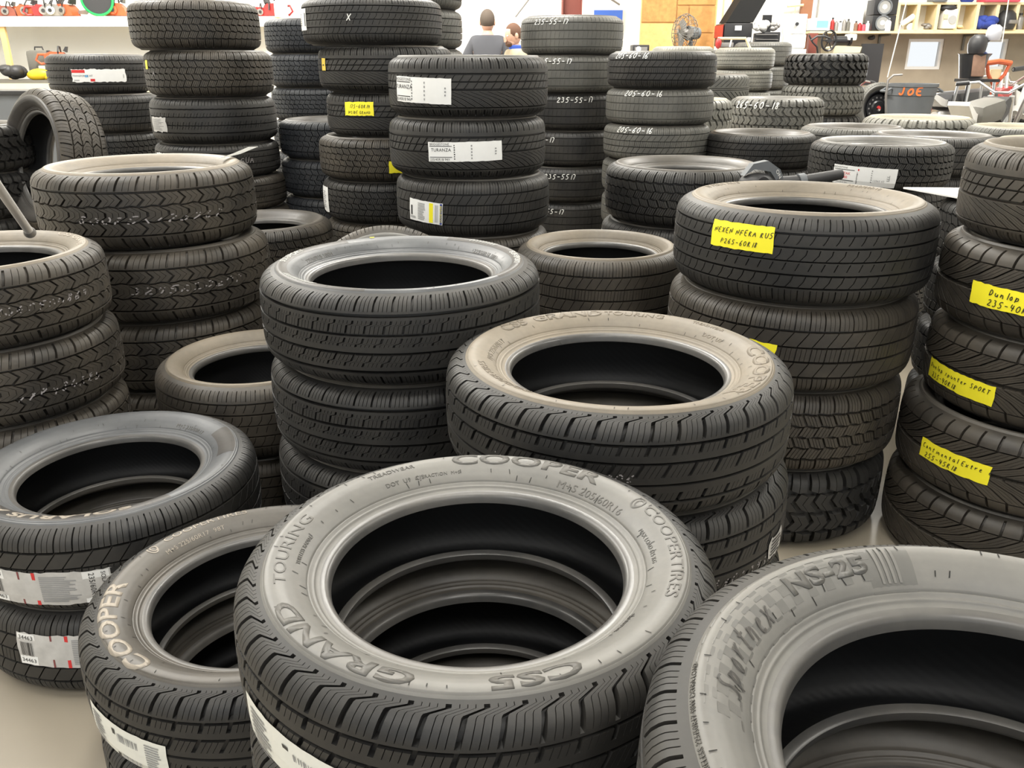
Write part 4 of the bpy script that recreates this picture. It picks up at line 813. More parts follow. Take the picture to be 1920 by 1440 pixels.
bxr('base_cabinet', 1350, 260, 1414, 87, 11, .5, M['black_metal'], ch, .01)
c2 = empty('tool_cabinet', (*at(1440, 60, 10.9).xy, 0), 0, 'black drawer cabinet with rags and tools piled on top', 'tool cabinet')
bxr('body', 1413, 260, 1464, 60, 10.9, .5, M['black_metal'], c2, .01)
for k in range(4):
    dr = bxr('drawer', 1415, 71+k*9, 1462, 63+k*9, 10.88, .04, M['black_plastic'], c2)
    o = bx('handle', 1418, 65.5+k*9, 1459, 64.4+k*9, 10.86, .02, M['dull_steel'])
    for v in o.data.vertices: v.co -= c2.location
    o.parent = dr
bxr('back_panel', 1428, 60, 1448, 28, 11.3, .03, M['black_metal'], c2)
rr = random.Random(4)
for k, (px, py, s_, mm, lb) in enumerate(((1418, 54, .07, 'white_plastic', 'white rag at left on black drawer cabinet'), (1434, 50, .09, 'white_plastic', 'tall crumpled white rag on black drawer cabinet'), (1452, 56, .06, 'dull_steel', 'grey metal tool piece on black drawer cabinet'))):
    o_ = MB(); c_ = at(px, 60, 11.05)
    for j in range(7): o_.sph((c_.x+rr.uniform(-.6, .6)*s_, 11.05+rr.uniform(-.5, .5)*s_, c_.z+s_*.45+rr.uniform(0, .9)*s_), (s_*.6, s_*.5, s_*.5), (rr.random(), rr.random(), 0), 8, 6)
    tag(o_.build('rag' if mm[0] == 'w' else 'hand_tool', M[mm]), lb, 'rag' if mm[0] == 'w' else 'tool')
hs = empty('hacksaw', (*at(1370, 80, 10.2).xy, 0), 0, 'orange framed saw lying before black tool chest', 'saw')
q = [at(1346, 72, 10.2), at(1398, 72, 10.2), at(1406, 90, 10.2)]
MB().tube([p-hs.location for p in q], .016, 6).build('frame', M['wood_pale'], hs)
MB().tube([at(1372, 73, 10.2)-hs.location, at(1368, 88, 10.2)-hs.location], .01, 6).build('strut', M['white_plastic'], hs)
MB().sph(at(1347, 81, 10.2)-hs.location, (.035, .04, .06)).build('grip', M['red_plastic'], hs)
MB().box(at(1360, 84, 10.22)-hs.location, (.18, .05, .05), bev=.01).build('blade', M['dull_steel'], hs)
tz = at(1375, 92, 10.2).z-.03; tx = at(1375, 94, 10.2).x
tag(MB().box((tx, 10.2, tz), (.62, .3, .04), bev=.004).box((tx-.25, 10.25, tz/2), (.05, .05, tz)).box((tx+.25, 10.25, tz/2), (.05, .05, tz)).build('work_table', M['dull_steel']), 'narrow grey work table carrying the saw before tool chest', 'table')
# small black machine left of the fan
sm = empty('battery_charger', (*at(1202, 90, 10.9).xy, 0), 0, 'small black charger box with dial peeking out left of pale tire', 'charger')
bxr('case', 1186, 100, 1218, 84, 10.9, .25, M['black_plastic'], sm, .01)
bxr('face', 1190, 97, 1214, 88, 10.885, .02, M['dull_steel'], sm); 
c_ = at(1197, 92, 10.87)-sm.location; MB().cyl(c_, c_+Vector((0, -.02, 0)), .03).build('dial', M['white_plastic'], sm)
bxr('stand', 1192, 300, 1212, 100, 10.92, .2, M['black_metal'], sm)
# white cabinet, brown board, whiteboard
wc_ = empty('white_cabinet', (*at(1490, 60, 11.6).xy, 0), 0, 'white metal cabinet with small round lock beside black tool chests', 'cabinet')
bxr('body', 1464, 260, 1515, 26, 11.6, .5, M['white_plastic'], wc_, .01)
for k in range(3): bxr('drawer', 1467, 63+k*27, 1512, 38+k*27, 11.585, .03, M['white_plastic'], wc_, .004)
c_ = at(1494, 45, 11.57)-wc_.location; MB().cyl(c_, c_+Vector((0, -.02, 0)), .022).build('lock', M['black_plastic'], wc_)
tag(bx('brown_board', 1474, 260, 1530, -40, 13.14, .05, M['brown_panel']), 'tall brown board on back wall beside the whiteboard', 'board')
hk = MB(); c_ = at(1488, 12, 13.10); hk.tube([c_+Vector((-.09, 0, 0)), c_+Vector((.14, 0, .02))], .018, 6); hk.tube([c_+Vector((.02, -.02, 0)), c_+Vector((.02, -.02, -.15)), c_+Vector((.08, -.02, -.22))], .008, 6)
tag(hk.build('wooden_hook', M['wood_pale']), 'pale wooden hook with hanging wire on brown board', 'hook')
wbd = empty('whiteboard', (*at(1580, 20, 13.1).xy, 0), 0, 'large whiteboard on back wall left of the black speakers', 'whiteboard')
bxr('board', 1533, 56, 1628, -60, 13.12, .03, simple('board_white', (.9, .9, .9), .25), wbd)
fr = MB(); A0, A1 = at(1532, 57, 13.1)-wbd.location, at(1629, -61, 13.1)-wbd.location
fr.box(((A0.x+A1.x)/2, .0, A0.z), (A1.x-A0.x, .04, .025)); fr.box((A0.x, 0, (A0.z+A1.z)/2), (.025, .04, A1.z-A0.z)); fr.box((A1.x, 0, (A0.z+A1.z)/2), (.025, .04, A1.z-A0.z))
fr.build('frame', M['white_plastic'], wbd, smooth=False)
tag(MB().sph(at(1630, 19, 13.09), (.022, .02, .02)).build('red_magnet', M['pink_red']), 'tiny red magnet at right edge of the whiteboard', 'magnet')
# long shelf at the right with its brackets, cubbies above
SZ = at(1700, 59, 12.9).z; sx0 = at(1510, 59, 12.9).x
sh = empty('wall_shelf', (sx0, 12.9, 0), 0, 'long pale wooden shelf along right part of back wall', 'shelf')
MB().box(((8.85-sx0)/2, .05, SZ-.015), (8.85-sx0, .50, .03)).build('board', M['wood_pale'], sh, smooth=False)
for k in range(8):
    x = .55+k*.62
    if sx0+x > 8.7: break
    if any(a_-.12 < sx0+x < b__+.05 for a_, b__ in ((xs[1], xs[2]), (xs[3], xs[4]))): continue
    MB().prism([(0, 0), (.0, -.22), (.03, -.22), (.03, -.03)], .03, (x, .26, SZ-.03)).box((x+.015, .1, SZ-.045), (.03, .36, .03)).build('bracket', M['seat_grey'], sh, smooth=False)
YC = 12.95; cz1 = at(1700, 7, YC).z; xc0 = at(1679, 30, YC).x; cw = at(1716, 30, YC).x-xc0
cub = empty('cubby_shelf', (xc0, YC, 0), 0, 'pale wooden row of open cubbies standing on the wall shelf', 'shelf unit')
ncub = int((8.8-xc0)/cw)
MB().box((ncub*cw/2, .1, cz1), (ncub*cw+.05, .34, .03)).build('top_board', M['wood_pale'], cub, smooth=False)
MB().box((ncub*cw/2, .1, SZ+.012), (ncub*cw+.05, .34, .024)).build('bottom_board', M['wood_pale'], cub, smooth=False)
MB().box((ncub*cw/2, .262, (cz1+SZ)/2), (ncub*cw, .01, cz1-SZ)).build('back_board', simple('cubby_back', (.33, .24, .16), .8, noise=.2), cub, smooth=False)
for k in range(ncub+1): MB().box((k*cw, .09, (cz1+SZ)/2), (.045, .33, cz1-SZ-.03)).build('divider', M['wood_pale'], cub, smooth=False)
# things in the cubbies
def blob(name, px, Y, s, m, lab, cat, z0=None, seed=1, n=9, sq=.5):
    rr = random.Random(seed); c_ = at(px, 50, Y); z0 = SZ+.024 if z0 is None else z0; o_ = MB()
    for j in range(n):
        e = (s[0]*rr.uniform(.3, .5), s[1]*rr.uniform(.3, .5), s[2]*rr.uniform(.25, .45))
        o_.sph((c_.x+rr.uniform(-.3, .3)*s[0], Y+rr.uniform(-.3, .3)*s[1], z0+e[2]+rr.uniform(0, 1)*(s[2]-2*e[2])), e, (0, 0, rr.random()*3), 10, 8)
    return tag(o_.build(name, m), lab, cat)
def bottle(px, Y, z0, r, h, m, cap, lab, cat='bottle', grp=None, name='bottle'):
    c_ = at(px, 50, Y); b_ = empty(name, (c_.x, Y, z0), 0, lab, cat, grp)
    MB().lathe([(0, 0), (r, 0), (r, h*.68), (r*.8, h*.76), (r*.42, h*.84), (r*.42, h*.88)], 14).build('body', m, b_)
    MB().cyl((0, 0, h*.87), (0, 0, h), r*.5).build('cap', cap, b_)
    return b_
gr = MB(); c_ = at(1702, 45, YC+.0); gr.cyl((c_.x-.1, YC, SZ+.09), (c_.x+.07, YC, SZ+.2), .035, .045).cyl((c_.x+.05, YC, SZ+.06), (c_.x+.05, YC+.05, SZ+.06), .055)
tag(gr.build('angle_grinder', M['white_plastic']), 'pale power tool lying slanted in the leftmost cubby', 'power tool')
blob('hand_tool', 1735, YC, (.12, .1, .09), M['dull_steel'], 'small grey tool part in the second cubby', 'tool', seed=5, n=5)
mc = empty('coffee_maker', (at(1772, 45, YC).x, YC, SZ+.024), 0, 'white and black appliance filling the third cubby', 'appliance')
MB().box((.02, 0, .14), (.19, .2, .26), bev=.02).build('body', M['white_plastic'], mc); MB().sph((.0, -.02, .28), (.12, .1, .05)).build('lid', M['black_plastic'], mc); MB().cyl((.04, -.12, .13), (.04, -.08, .13), .055).build('dial', M['steel'], mc)
MB().box((-.06, -.11, .17), (.06, .02, .06)).build('panel', M['cream_paint'], mc)
blob('rag', 1800, YC, (.14, .1, .07), M['wood_pale'], 'pale rag low in the fourth cubby', 'rag', seed=6, n=5)
blob('blue_bag', 1846, YC-.03, (.26, .2, .2), M['blue_cloth'], 'crumpled blue bag in the fifth cubby', 'bag', seed=8)
hl = empty('helmet', (at(1884, 45, YC).x, YC-.02, SZ+.024), .4, 'black helmet standing in the sixth cubby', 'helmet')
MB().lathe([(0, .26), (.06, .255), (.11, .21), (.13, .13), (.125, .05), (.11, .0)], 18).build('shell', M['black_plastic'], hl); MB().box((0, -.12, .10), (.15, .04, .05), bev=.01).build('visor', M['dull_steel'], hl)
bottle(1910, YC, SZ+.024, .05, .22, M['dull_steel'], M['black_plastic'], 'grey canister in the rightmost cubby', 'canister', name='canister')
tag(MB().box((at(1757, 2, YC).x, YC, cz1+.12), (.2, .22, .21), bev=.02).build('grey_box', M['grey_plastic']), 'small grey box standing on top of the cubbies', 'box')
tag(MB().lathe([(0, 0), (.07, 0), (.11, .06), (.10, .15), (.05, .19), (0, .19)], 16, (at(1813, 2, YC).x, YC, cz1+.016)).build('blue_ball', M['blue_cloth']), 'round blue thing on top of the cubbies', 'ball')
tag(MB().box((at(1872, 0, YC).x, YC, cz1+.10), (.50, .25, .17), bev=.015).build('red_case', M['pink_red']), 'red case lying on top of the cubbies', 'case')
# speakers
for (p0_, p1_, wd_) in ((57.6, 28, 'lower'), (27.5, -2, 'upper')):
    z0, z1 = at(1650, p0_, 12.75).z, at(1650, p1_, 12.75).z; z0 = max(z0, SZ)
    xs_ = at(1632, 40, 12.75).x; s_ = empty('loudspeaker', (xs_+.19, 12.88, z0), 0, f'black loudspeaker with silver cone, {wd_} of pair on the wall shelf', 'loudspeaker', 'pair of loudspeakers')
    h_ = z1-z0-.005; MB().box((0, 0, h_/2), (.33, .27, h_), bev=.008).build('cabinet', M['black_metal'], s_)
    MB().lathe([(.10, -.0), (.105, .012), (.085, .015), (.08, -.0)], 28, (-.02, -.14, h_/2), (PI/2, 0, 0), close=True).build('surround', M['grey_plastic'], s_)
    MB().lathe([(.08, .0), (.045, -.012), (.0, -.012)], 28, (-.02, -.141, h_/2), (PI/2, 0, 0)).build('cone', M['steel'], s_)
    MB().sph((-.02, -.142, h_/2), (.035, .012, .035)).build('dust_cap', M['white_plastic'], s_)
# row of cans and boxes on the shelf
bxo = empty('cardboard_box', (at(1535, 52, 12.8).x, 12.85, SZ), 0, 'blue and white box at left end of the wall shelf', 'box')
MB().box((0, 0, .09), (.25, .2, .16), bev=.004).build('body', M['white_plastic'], bxo); MB().box((.03, -.101, .09), (.16, .01, .09)).build('printed_panel', LBLUE, bxo); MB().box((0, 0, .005), (.26, .21, .012)).build('tray', M['black_plastic'], bxo)
kinds = [('red_plastic', .20, 'red'), ('dull_steel', .17, 'grey'), ('white_plastic', .15, 'white'), ('dull_steel', .20, 'steel grey'), ('seat_grey', .18, 'dark grey'), ('white_plastic', .17, 'white'), ('brown_cloth', .15, 'brown'), ('red_plastic', .14, 'red'), ('pink_red', .12, 'pink red'), ('white_plastic', .15, 'white')]
ordn = ['first', 'second', 'third', 'fourth', 'fifth', 'sixth', 'seventh', 'eighth', 'ninth', 'tenth']
for k, (mm, h_, cn) in enumerate(kinds):
    bottle(1560+k*7.4, 12.85, SZ, .028, h_*.9, M[mm], M['white_plastic'] if k % 2 else M['black_plastic'], f'{cn} spray can, {ordn[k]} from the left in row on wall shelf', 'can', 'cans on the wall shelf', name='spray_can')
bottle(1664, 12.75, SZ, .045, .17, M['white_plastic'], M['white_plastic'], 'white bottle on wall shelf just right of the speakers', 'bottle')
# darker boarded wall below the shelf
simple('boarding', (.33, .28, .21), .7, noise=.25, scale=4)
bX = [at(1518, 100, 13.16).x]+xs[1:5]+[8.9]
def board(x0, x1, z0, z1): structure(MB().box(((x0+x1)/2, 13.185, (z0+z1)/2), (x1-x0, .03, z1-z0)).build('wall_boarding', M['boarding'], smooth=False))
for k in range(5):
    if k in (1, 3): board(bX[k], bX[k+1], 0, wz0); board(bX[k], bX[k+1], wz1, SZ-.03)
    else: board(bX[k], bX[k+1], 0, SZ-.03)
# pulley machine on cream stand
mcx = at(1560, 80, 12.1); pm = empty('belt_machine', (mcx.x, 12.1, 0), 0, 'old belt machine with black flywheel on cream base under wall shelf', 'machine')
c_ = at(1554, 76, 11.9)-pm.location; fw = MB()
fw.tube([(c_.x+.095*math.cos(2*PI*k/28), c_.y, c_.z+.125*math.sin(2*PI*k/28)) for k in range(28)], .014, 6, True)
for k in range(6): fw.cyl(c_, c_+Vector((.09*math.cos(k*PI/3), 0, .12*math.sin(k*PI/3))), .008, n=6)
fw.cyl(c_+Vector((0, -.03, 0)), c_+Vector((0, .05, 0)), .03); fw.build('flywheel', M['black_metal'], pm)
c_ = at(1575, 76, 12.0)-pm.location; MB().cyl(c_+Vector((-.1, 0, 0)), c_+Vector((.11, 0, 0)), .055).cyl(c_+Vector((.11, 0, .01)), c_+Vector((.14, 0, .01)), .08).build('motor', M['black_metal'], pm)
c_ = at(1595, 70, 12.0)-pm.location; MB().box(c_, (.12, .15, .08), bev=.02).build('housing', M['white_plastic'], pm)
p_ = [at(a_, b__, 12.1) for a_, b__ in ((1546, 100), (1546, 91), (1563, 86), (1608, 88), (1604, 99))]
MB().prism([(q.x-pm.location.x, q.z) for q in p_], .3).build('base', M['cream_paint'], pm, smooth=False)
MB().box((.1, .0, at(1560, 100, 11.8).z/2), (.5, .3, at(1560, 100, 11.8).z-.03)).build('stand', M['seat_grey'], pm, smooth=False)
MB().tube([at(p, q, 11.75)-pm.location for p, q in ((1520, 76), (1532, 68), (1546, 68), (1556, 72))], .014, 6).build('belt', M['black_plastic'], pm)
tag(MB().tube([at(p, q, 12.2) for p, q in ((1517, 66), (1524, 80), (1532, 88), (1534, 108))], .012, 6).build('cable', M['black_plastic']), 'dark cable hanging below left end of the wall shelf', 'cable')
tag(bx('wooden_post', 1510, 260, 1519, 62, 12.3, .1, M['steel_red_brown']), 'dark brown post below left end of the wall shelf', 'post')
tv = empty('television', (at(1632, 100, 12.1).x, 12.1, 0), 0, 'flat black panel standing under the wall shelf', 'panel'); bxr('screen', 1607, 160, 1658, 82, 12.1, .06, M['black_plastic'], tv); bxr('stand', 1620, 250, 1645, 160, 12.1, .05, M['black_metal'], tv)
tag(MB().sph(at(1634, 71, 13.1), (.055, .03, .03)).sph(at(1637, 69, 13.1), (.03, .03, .025)).build('dark_bracket', M['black_plastic']), 'small dark lump fixed on wall under the shelf', 'bracket')
# grey bin with orange lettering
bn = empty('waste_bin', (at(1712, 200, 9.6).x, 9.7, 0), 0, 'grey plastic bin with orange painted lettering among motorcycles', 'bin')
bz = at(1712, 157, 9.6).z; bw = (at(1757, 160, 9.6).x-at(1668, 160, 9.6).x)/2
MB().lathe([(bw*.66, 0), (bw*.70, .03), (bw*.93, bz-.13), (bw*.93, bz-.12), (bw*.97, bz-.12), (bw*.99, bz-.03), (bw*.96, bz-.03), (bw*.68, .05), (0, .05)], 40).build('body', M['grey_plastic'], bn)
MB().lathe([(bw*.985, bz-.035), (bw*1.03, bz-.03), (bw*1.03, bz), (bw*.95, bz), (bw*.95, bz-.03)], 40, close=True).build('rim', M['grey_plastic'], bn)
for s_ in (-1, 1): MB().tube([(s_*bw*.99, -.07, bz-.05), (s_*(bw+.05), -.07, bz-.08), (s_*(bw+.05), .07, bz-.08), (s_*bw*.99, .07, bz-.05)], .013, 6).build('handle', M['grey_plastic'], bn)
bm, L = hand_bm('JOE', .075, wch=.95, sw=.26, slant=.08, seed=2)
for v in bm.verts:
    x, y = v.co.x-L/2-.07, v.co.y; a_ = -PI/2-.16+x/bw; z_ = bz-.115+y; v.co = (bw*.995*math.cos(a_), bw*.995*math.sin(a_), z_)
me = bpy.data.meshes.new('l'); bm.to_mesh(me); bm.free(); link('orange_lettering', me, simple('orange_paint', (.85, .20, .05), .5), bn)
# spare wheel on its pile
wl = tyre(4.18, 10.0, .585+.285, 'rib', .285, .185, .16, 'g', 'g', 'spare wheel with black steel rim leaning beside knobbly stack', 'tires leaning or standing upright', rot=(math.radians(82), 0, math.radians(12)), name='spare_wheel')
wl['category'] = 'wheel'
rm = MB(); rm.lathe([(.195, .06), (.182, .055), (.178, .0), (.165, .0), (.15, .035), (.09, .03), (.075, .045), (.03, .045), (.03, .038), (.07, .038), (.085, .022), (.15, .026), (.163, -.01), (.18, -.01)], 36, close=True)
rm.build('rim', M['black_metal'], wl)
ho = MB()
for k in range(14): a_ = 2*PI*k/14; ho.cyl((.12*math.cos(a_), .12*math.sin(a_), .026), (.12*math.cos(a_), .12*math.sin(a_), .0345), .011, n=10)
ho.build('vent_holes', M['dull_steel'], wl)
# ------------------------------------------------------------------ motorcycles
def dirt_bike(x, y, rz, fend, tank, seat, lab, s=1.0, z=0):
    b_ = empty('motorcycle', (x, y, z), rz, lab, 'motorcycle'); b_.scale = (s, s, s)
    for wx, wr in ((-.66, .30), (.70, .33)):
        wh = MB().lathe([(wr-.06, -.04), (wr-.02, -.055), (wr, -.03), (wr+.005, 0), (wr, .03), (wr-.02, .055), (wr-.06, .04)], 30, (wx, 0, wr), (PI/2, 0, 0), close=True).build('wheel', M['black_plastic'], b_)
        sp_ = MB().lathe([(wr-.075, -.02), (wr-.055, -.025), (wr-.055, .025), (wr-.075, .02)], 28, (wx, 0, wr), (PI/2, 0, 0), close=True)
        for k in range(16): a_ = 2*PI*k/16; sp_.cyl((wx, .03*(-1)**k, wr), (wx+(wr-.07)*math.cos(a_), 0, wr+(wr-.07)*math.sin(a_)), .003, n=4)
        sp_.cyl((wx, -.05, wr), (wx, .05, wr), .04); sp_.build('rim', M['steel'], wh)
    for s_ in (-1, 1): MB().cyl((.70, s_*.09, .33), (.46, s_*.09, 1.0), .024).build('fork', M['steel'], b_)
    MB().tube([(.45, 0, .95), (.1, 0, .86), (-.3, 0, .80), (-.75, 0, .86)], .022).tube([(.45, 0, .92), (.32, 0, .35), (-.15, 0, .28), (-.28, 0, .78)], .022).tube([(-.15, .06, .32), (-.66, .06, .30)], .02).tube([(-.15, -.06, .32), (-.66, -.06, .30)], .02).build('frame', M['black_metal'], b_)
    MB().box((.06, 0, .46), (.30, .20, .28), (0, .2, 0), bev=.03).cyl((.12, 0, .58), (.2, 0, .76), .07).cyl((.0, -.13, .4), (.0, .13, .4), .09).build('engine', M['dull_steel'], b_)
    MB().tube([(.2, .05, .6), (.3, .1, .5), (.2, .13, .32), (-.2, .13, .45), (-.6, .13, .72)], [.02, .02, .02, .035, .05]).build('exhaust', M['steel'], b_)
    MB().prism([(.40, .96), (.30, 1.0), (.05, .95), (-.02, .84), (.15, .78), (.36, .86)], .22, bev=0).sph((.17, 0, .9), (.2, .125, .09), (0, .2, 0)).build('tank', tank, b_)
    MB().box((-.28, 0, .885), (.86, .27, .20), (0, -.04, 0), bev=.085).build('seat', seat, b_)
    MB().prism([(-.45, .86), (-.75, .90), (-1.05, 1.0), (-1.06, .97), (-.8, .84), (-.5, .78)], .16).build('rear_fender', fend, b_)
    MB().prism([(.42, .74), (.66, .79), (.95, .70), (1.08, .58), (.92, .66), (.66, .74), (.44, .69)], .13).build('front_fender', fend, b_)
    MB().prism([(-.12, .80), (-.5, .82), (-.45, .58), (-.2, .52)], .26).build('side_panel', fend, b_)
    MB().prism([(.5, .98), (.60, .95), (.66, .74), (.56, .72)], .17).build('number_plate', fend, b_)
    MB().tube([(.36, -.38, 1.10), (.42, -.2, 1.12), (.45, -.06, 1.03), (.45, .06, 1.03), (.42, .2, 1.12), (.36, .38, 1.10)], .013).build('handlebar', M['steel'], b_)
    for s_ in (-1, 1): MB().cyl((.36, s_*.38, 1.10), (.385, s_*.27, 1.112), .02).build('grip', M['black_plastic'], b_)
    return b_
W1 = M['white_plastic']; Rd = M['red_plastic']; Bk = M['black_plastic']; Sg = M['seat_grey']
dirt_bike(4.50, 8.25, math.radians(50), W1, Bk, Sg, 'motorcycle with grey seat and white rear fender nearest, right of bin', 1.06)
dirt_bike(4.95, 11.45, math.radians(178), Rd, Rd, Bk, 'red motorcycle with wide handlebar behind the grey bin', 1.02)
dirt_bike(5.62, 10.5, math.radians(30), W1, Rd, Bk, 'white and red dirt bike right behind the bucket stand', 1.08)
dirt_bike(5.74, 8.9, math.radians(95), W1, W1, Bk, 'white dirt bike at far right edge, handlebar raised high', 1.18)
dirt_bike(7.35, 12.1, math.radians(185), Rd, Bk, Bk, 'black seated red motorcycle against wall beyond the white bikes', 1.08)
# engine stand, bucket, helmet, shovel, jerry can
st = empty('work_stand', (at(1822, 200, 9.6).x, 9.6, 0), 0, 'black steel stand carrying a bucket before the right window', 'stand')
bz_ = at(1822, 147, 9.6).z
MB().box((0, 0, bz_-.02), (.34, .3, .03)).build('top_plate', M['black_metal'], st, smooth=False)
for sx in (-1, 1):
    for sy in (-1, 1): MB().cyl((sx*.13, sy*.12, bz_-.03), (sx*.2, sy*.18, 0), .015, n=8).build('leg', M['steel'], st)
bk = empty('bucket', (at(1822, 130, 9.6).x, 9.6, bz_), 0, 'dark bucket with brown cloth hanging over it on black stand', 'bucket')
MB().lathe([(.11, 0), (.15, .24), (.165, .25), (.15, .25), (.11, .01), (0, .01)], 24).build('body', M['black_metal'], bk); MB().box((-.01, -.145, .13), (.13, .03, .22), (-.15, 0, 0), bev=.01).build('cloth', M['brown_cloth'], bk)
hp = at(1830, 80, 10.05); ps = empty('helmet_post', (hp.x, 10.05, 0), 0, 'thin black post holding helmets beside the bright window', 'post')
MB().cyl((0, 0, 0), (0, 0, hp.z), .02).cyl((0, 0, 0), (0, 0, .03), .2).build('pole', M['black_metal'], ps)
for dx, dz, mm, lb, sz in ((-.03, -.02, M['black_plastic'], 'dark visored helmet hanging left of the bright right window', .8), (.13, .10, simple('helmet_pale', (.45, .46, .5), .35), 'pale grey helmet hanging high beside the dark helmet', .65), (.04, -.17, simple('helmet_blue', (.03, .06, .2), .3), 'small dark blue helmet hanging below the dark helmet', .6)):
    h_ = empty('helmet', (hp.x+dx, 9.95, hp.z+dz), .5, lb, 'helmet', 'helmets on the post')
    MB().lathe([(0, .13*sz), (.06*sz, .125*sz), (.11*sz, .08*sz), (.125*sz, 0), (.115*sz, -.08*sz), (.10*sz, -.12*sz)], 18).build('shell', mm, h_)
    MB().prism([(.08*sz, .06*sz), (.2*sz, .09*sz), (.1*sz, .02*sz)], .16*sz).build('visor', Bk, h_)
sv = at(1858, 190, 9.75); sh_ = empty('orange_handle_tool', (sv.x, 9.75, 0), 0, 'orange fork shaped handle standing upright before the right window', 'tool')
zt = at(1858, 117, 9.75).z; zm = at(1858, 158, 9.75).z
MB().cyl((0, 0, 0), (0, 0, zm), .026).tube([(0, 0, zm-.02), (-.09, 0, zm+.1), (-.12, 0, zt-.03)], .02).tube([(0, 0, zm-.02), (.09, 0, zm+.1), (.12, 0, zt-.03)], .02).build('fork', M['orange_plastic'], sh_)
MB().tube([(-.14, 0, zt-.01), (.0, 0, zt+.01), (.14, 0, zt-.01)], .028).build('grip', M['orange_plastic'], sh_)
MB().box((0, .03, (zm+zt)/2-.02), (.12, .04, zt-zm-.1), bev=.015).build('plate', M['wood_pale'], sh_)
rr = random.Random(12)
for k, (px, lb) in enumerate(((1884, 'leftmost'), (1893, 'middle'), (1903, 'rightmost'))):
    c_ = at(px, 185, 10.4); tag(MB().cyl((c_.x, 10.4, 0), (c_.x+rr.uniform(-.05, .05), 10.7, 1.25), .02, n=8).build('steel_pipe', M['steel']), f'steel pipe leaning upright, {lb} of three at right edge', 'pipe', 'steel pipes at right')
for (pa, pb, nm) in (((1702, -5), (1664, 145), 'left hanging'), ((1892, -5), (1879, 80), 'right hanging')):
    tag(MB().cyl(at(*pa, 8.6), at(*pb, 8.6), .006, n=6).build('hanging_cord', W1), f'{nm} pale cord coming down before the cubby shelf', 'cord')
tag(MB().tube([at(p, q, 9.5) for p, q in ((1661, 215), (1661, 180), (1665, 150), (1675, 141), (1692, 140))], .012, 6).build('hose', M['dull_steel']), 'curved grey hose standing left of the grey bin', 'hose')
# ------------------------------------------------------------------ left: shelf with chainsaws
YS = 12.6; lz = at(100, 31, YS).z; lx0 = -7.95; lx1 = at(262, 40, YS).x+1.9
ls = empty('long_shelf', (lx0, YS, 0), 0, 'long white shelf carrying chainsaws along left back wall', 'shelf')
MB().box(((lx1-lx0)/2, .25, lz-.02), (lx1-lx0, .6, .04)).build('board', M['wood_pale'], ls, smooth=False)
MB().box(((lx1-lx0)/2, -.06, lz-.065), (lx1-lx0, .03, .13)).build('front_board', W1, ls, smooth=False)
px_ = at(16, 100, YS).x-lx0
for x in (px_, px_+2.4, px_+4.4): MB().box((x, -.02, (lz-.06)/2), (.075, .05, lz-.06)).build('post', M['wood_yellow'], ls, smooth=False)
def chainsaw(px, col, rz, lab, s=1.0, body2=None):
    c_ = at(px, 31, YS+.2); b_ = empty('chainsaw', (c_.x, YS+.22, lz), rz, lab, 'chainsaw', 'chainsaws on the long shelf'); s *= .82; b_.scale = (s, s, s)
    MB().prism([(-.19, .02), (-.21, .15), (-.12, .2), (.05, .19), (.12, .12), (.14, .02)], .19, bev=0).build('engine_housing', col, b_)
    MB().cyl((-.04, -.10, .1), (-.04, -.13, .1), .065).build('starter_cover', body2 or M['dull_steel'], b_)
    MB().cyl((-.04, -.13, .1), (-.04, -.14, .1), .03).build('hub', Bk, b_)
    MB().tube([(-.02, -.12, .05), (.0, -.13, .2), (.0, -.05, .27), (.0, .08, .27), (.0, .12, .1)], .012).build('front_handle', Bk, b_)
    MB().tube([(-.18, 0, .16), (-.30, 0, .16), (-.34, 0, .08), (-.28, 0, .03), (-.18, 0, .04)], .017).build('rear_handle', col, b_)
    MB().prism([(.06, .21), (.1, .27), (.12, .27), (.1, .19)], .14).build('hand_guard', Bk, b_)
    MB().prism([(.12, .05), (.30, .04), (.34, .075), (.30, .11), (.12, .10)], .008, (0, .06, 0)).build('guide_bar', M['dull_steel'], b_)
    MB().cyl((-.15, -.02, .19), (-.15, -.02, .215), .025).build('fuel_cap', Bk, b_)
    return b_
rust = simple('faded_red', (.24, .07, .05), .6, noise=.2); Or = M['orange_plastic']
chainsaw(18, rust, .2, 'faded red chainsaw, leftmost on the long shelf', .9); chainsaw(58, Or, -.1, 'orange chainsaw with dark top, second from left on long shelf')
chainsaw(86, Rd, .5, 'red chainsaw partly hidden, just left of grey fronted one', 1.0); chainsaw(106, M['dull_steel'], .05, 'grey chainsaw with round white starter cover on long shelf', 1.05, W1)
chainsaw(130, Or, -.3, 'orange chainsaw immediately left of the green barrel', 1.05); chainsaw(222, Or, .1, 'bright orange chainsaw right of the green barrel', 1.15, M['orange_plastic'])
chainsaw(512, Rd, 2.9, 'red chainsaw between tall stacks at upper left', 1.1); chainsaw(490, Rd, .4, 'small red chainsaw seen just beside tall left stack', .8)
gb = empty('green_barrel', (at(176, 20, YS).x, YS+.15, lz+.215), 0, 'green rimmed round drum lying on the long shelf', 'drum')
gb.rotation_euler = (math.radians(90), 0, math.radians(24)); gb.scale = (1.15, 1.15, 1.0)
MB().lathe([(.165, -.2), (.17, .0), (.18, .02), (.185, .16), (.175, .17), (.16, .17), (.155, .14), (.155, -.19)], 36, close=True).build('drum_body', M['green_plastic'], gb)
MB().lathe([(0, .145), (.155, .145), (.155, .12), (0, .12)], 36).build('face', Bk, gb); MB().box((.0, .05, .147), (.06, .015, .003)).build('small_label', W1, gb)
MB().lathe([(.168, .1), (.183, .1), (.183, .07), (.168, .07)], 36, close=True).build('band', M['green_plastic'], gb)
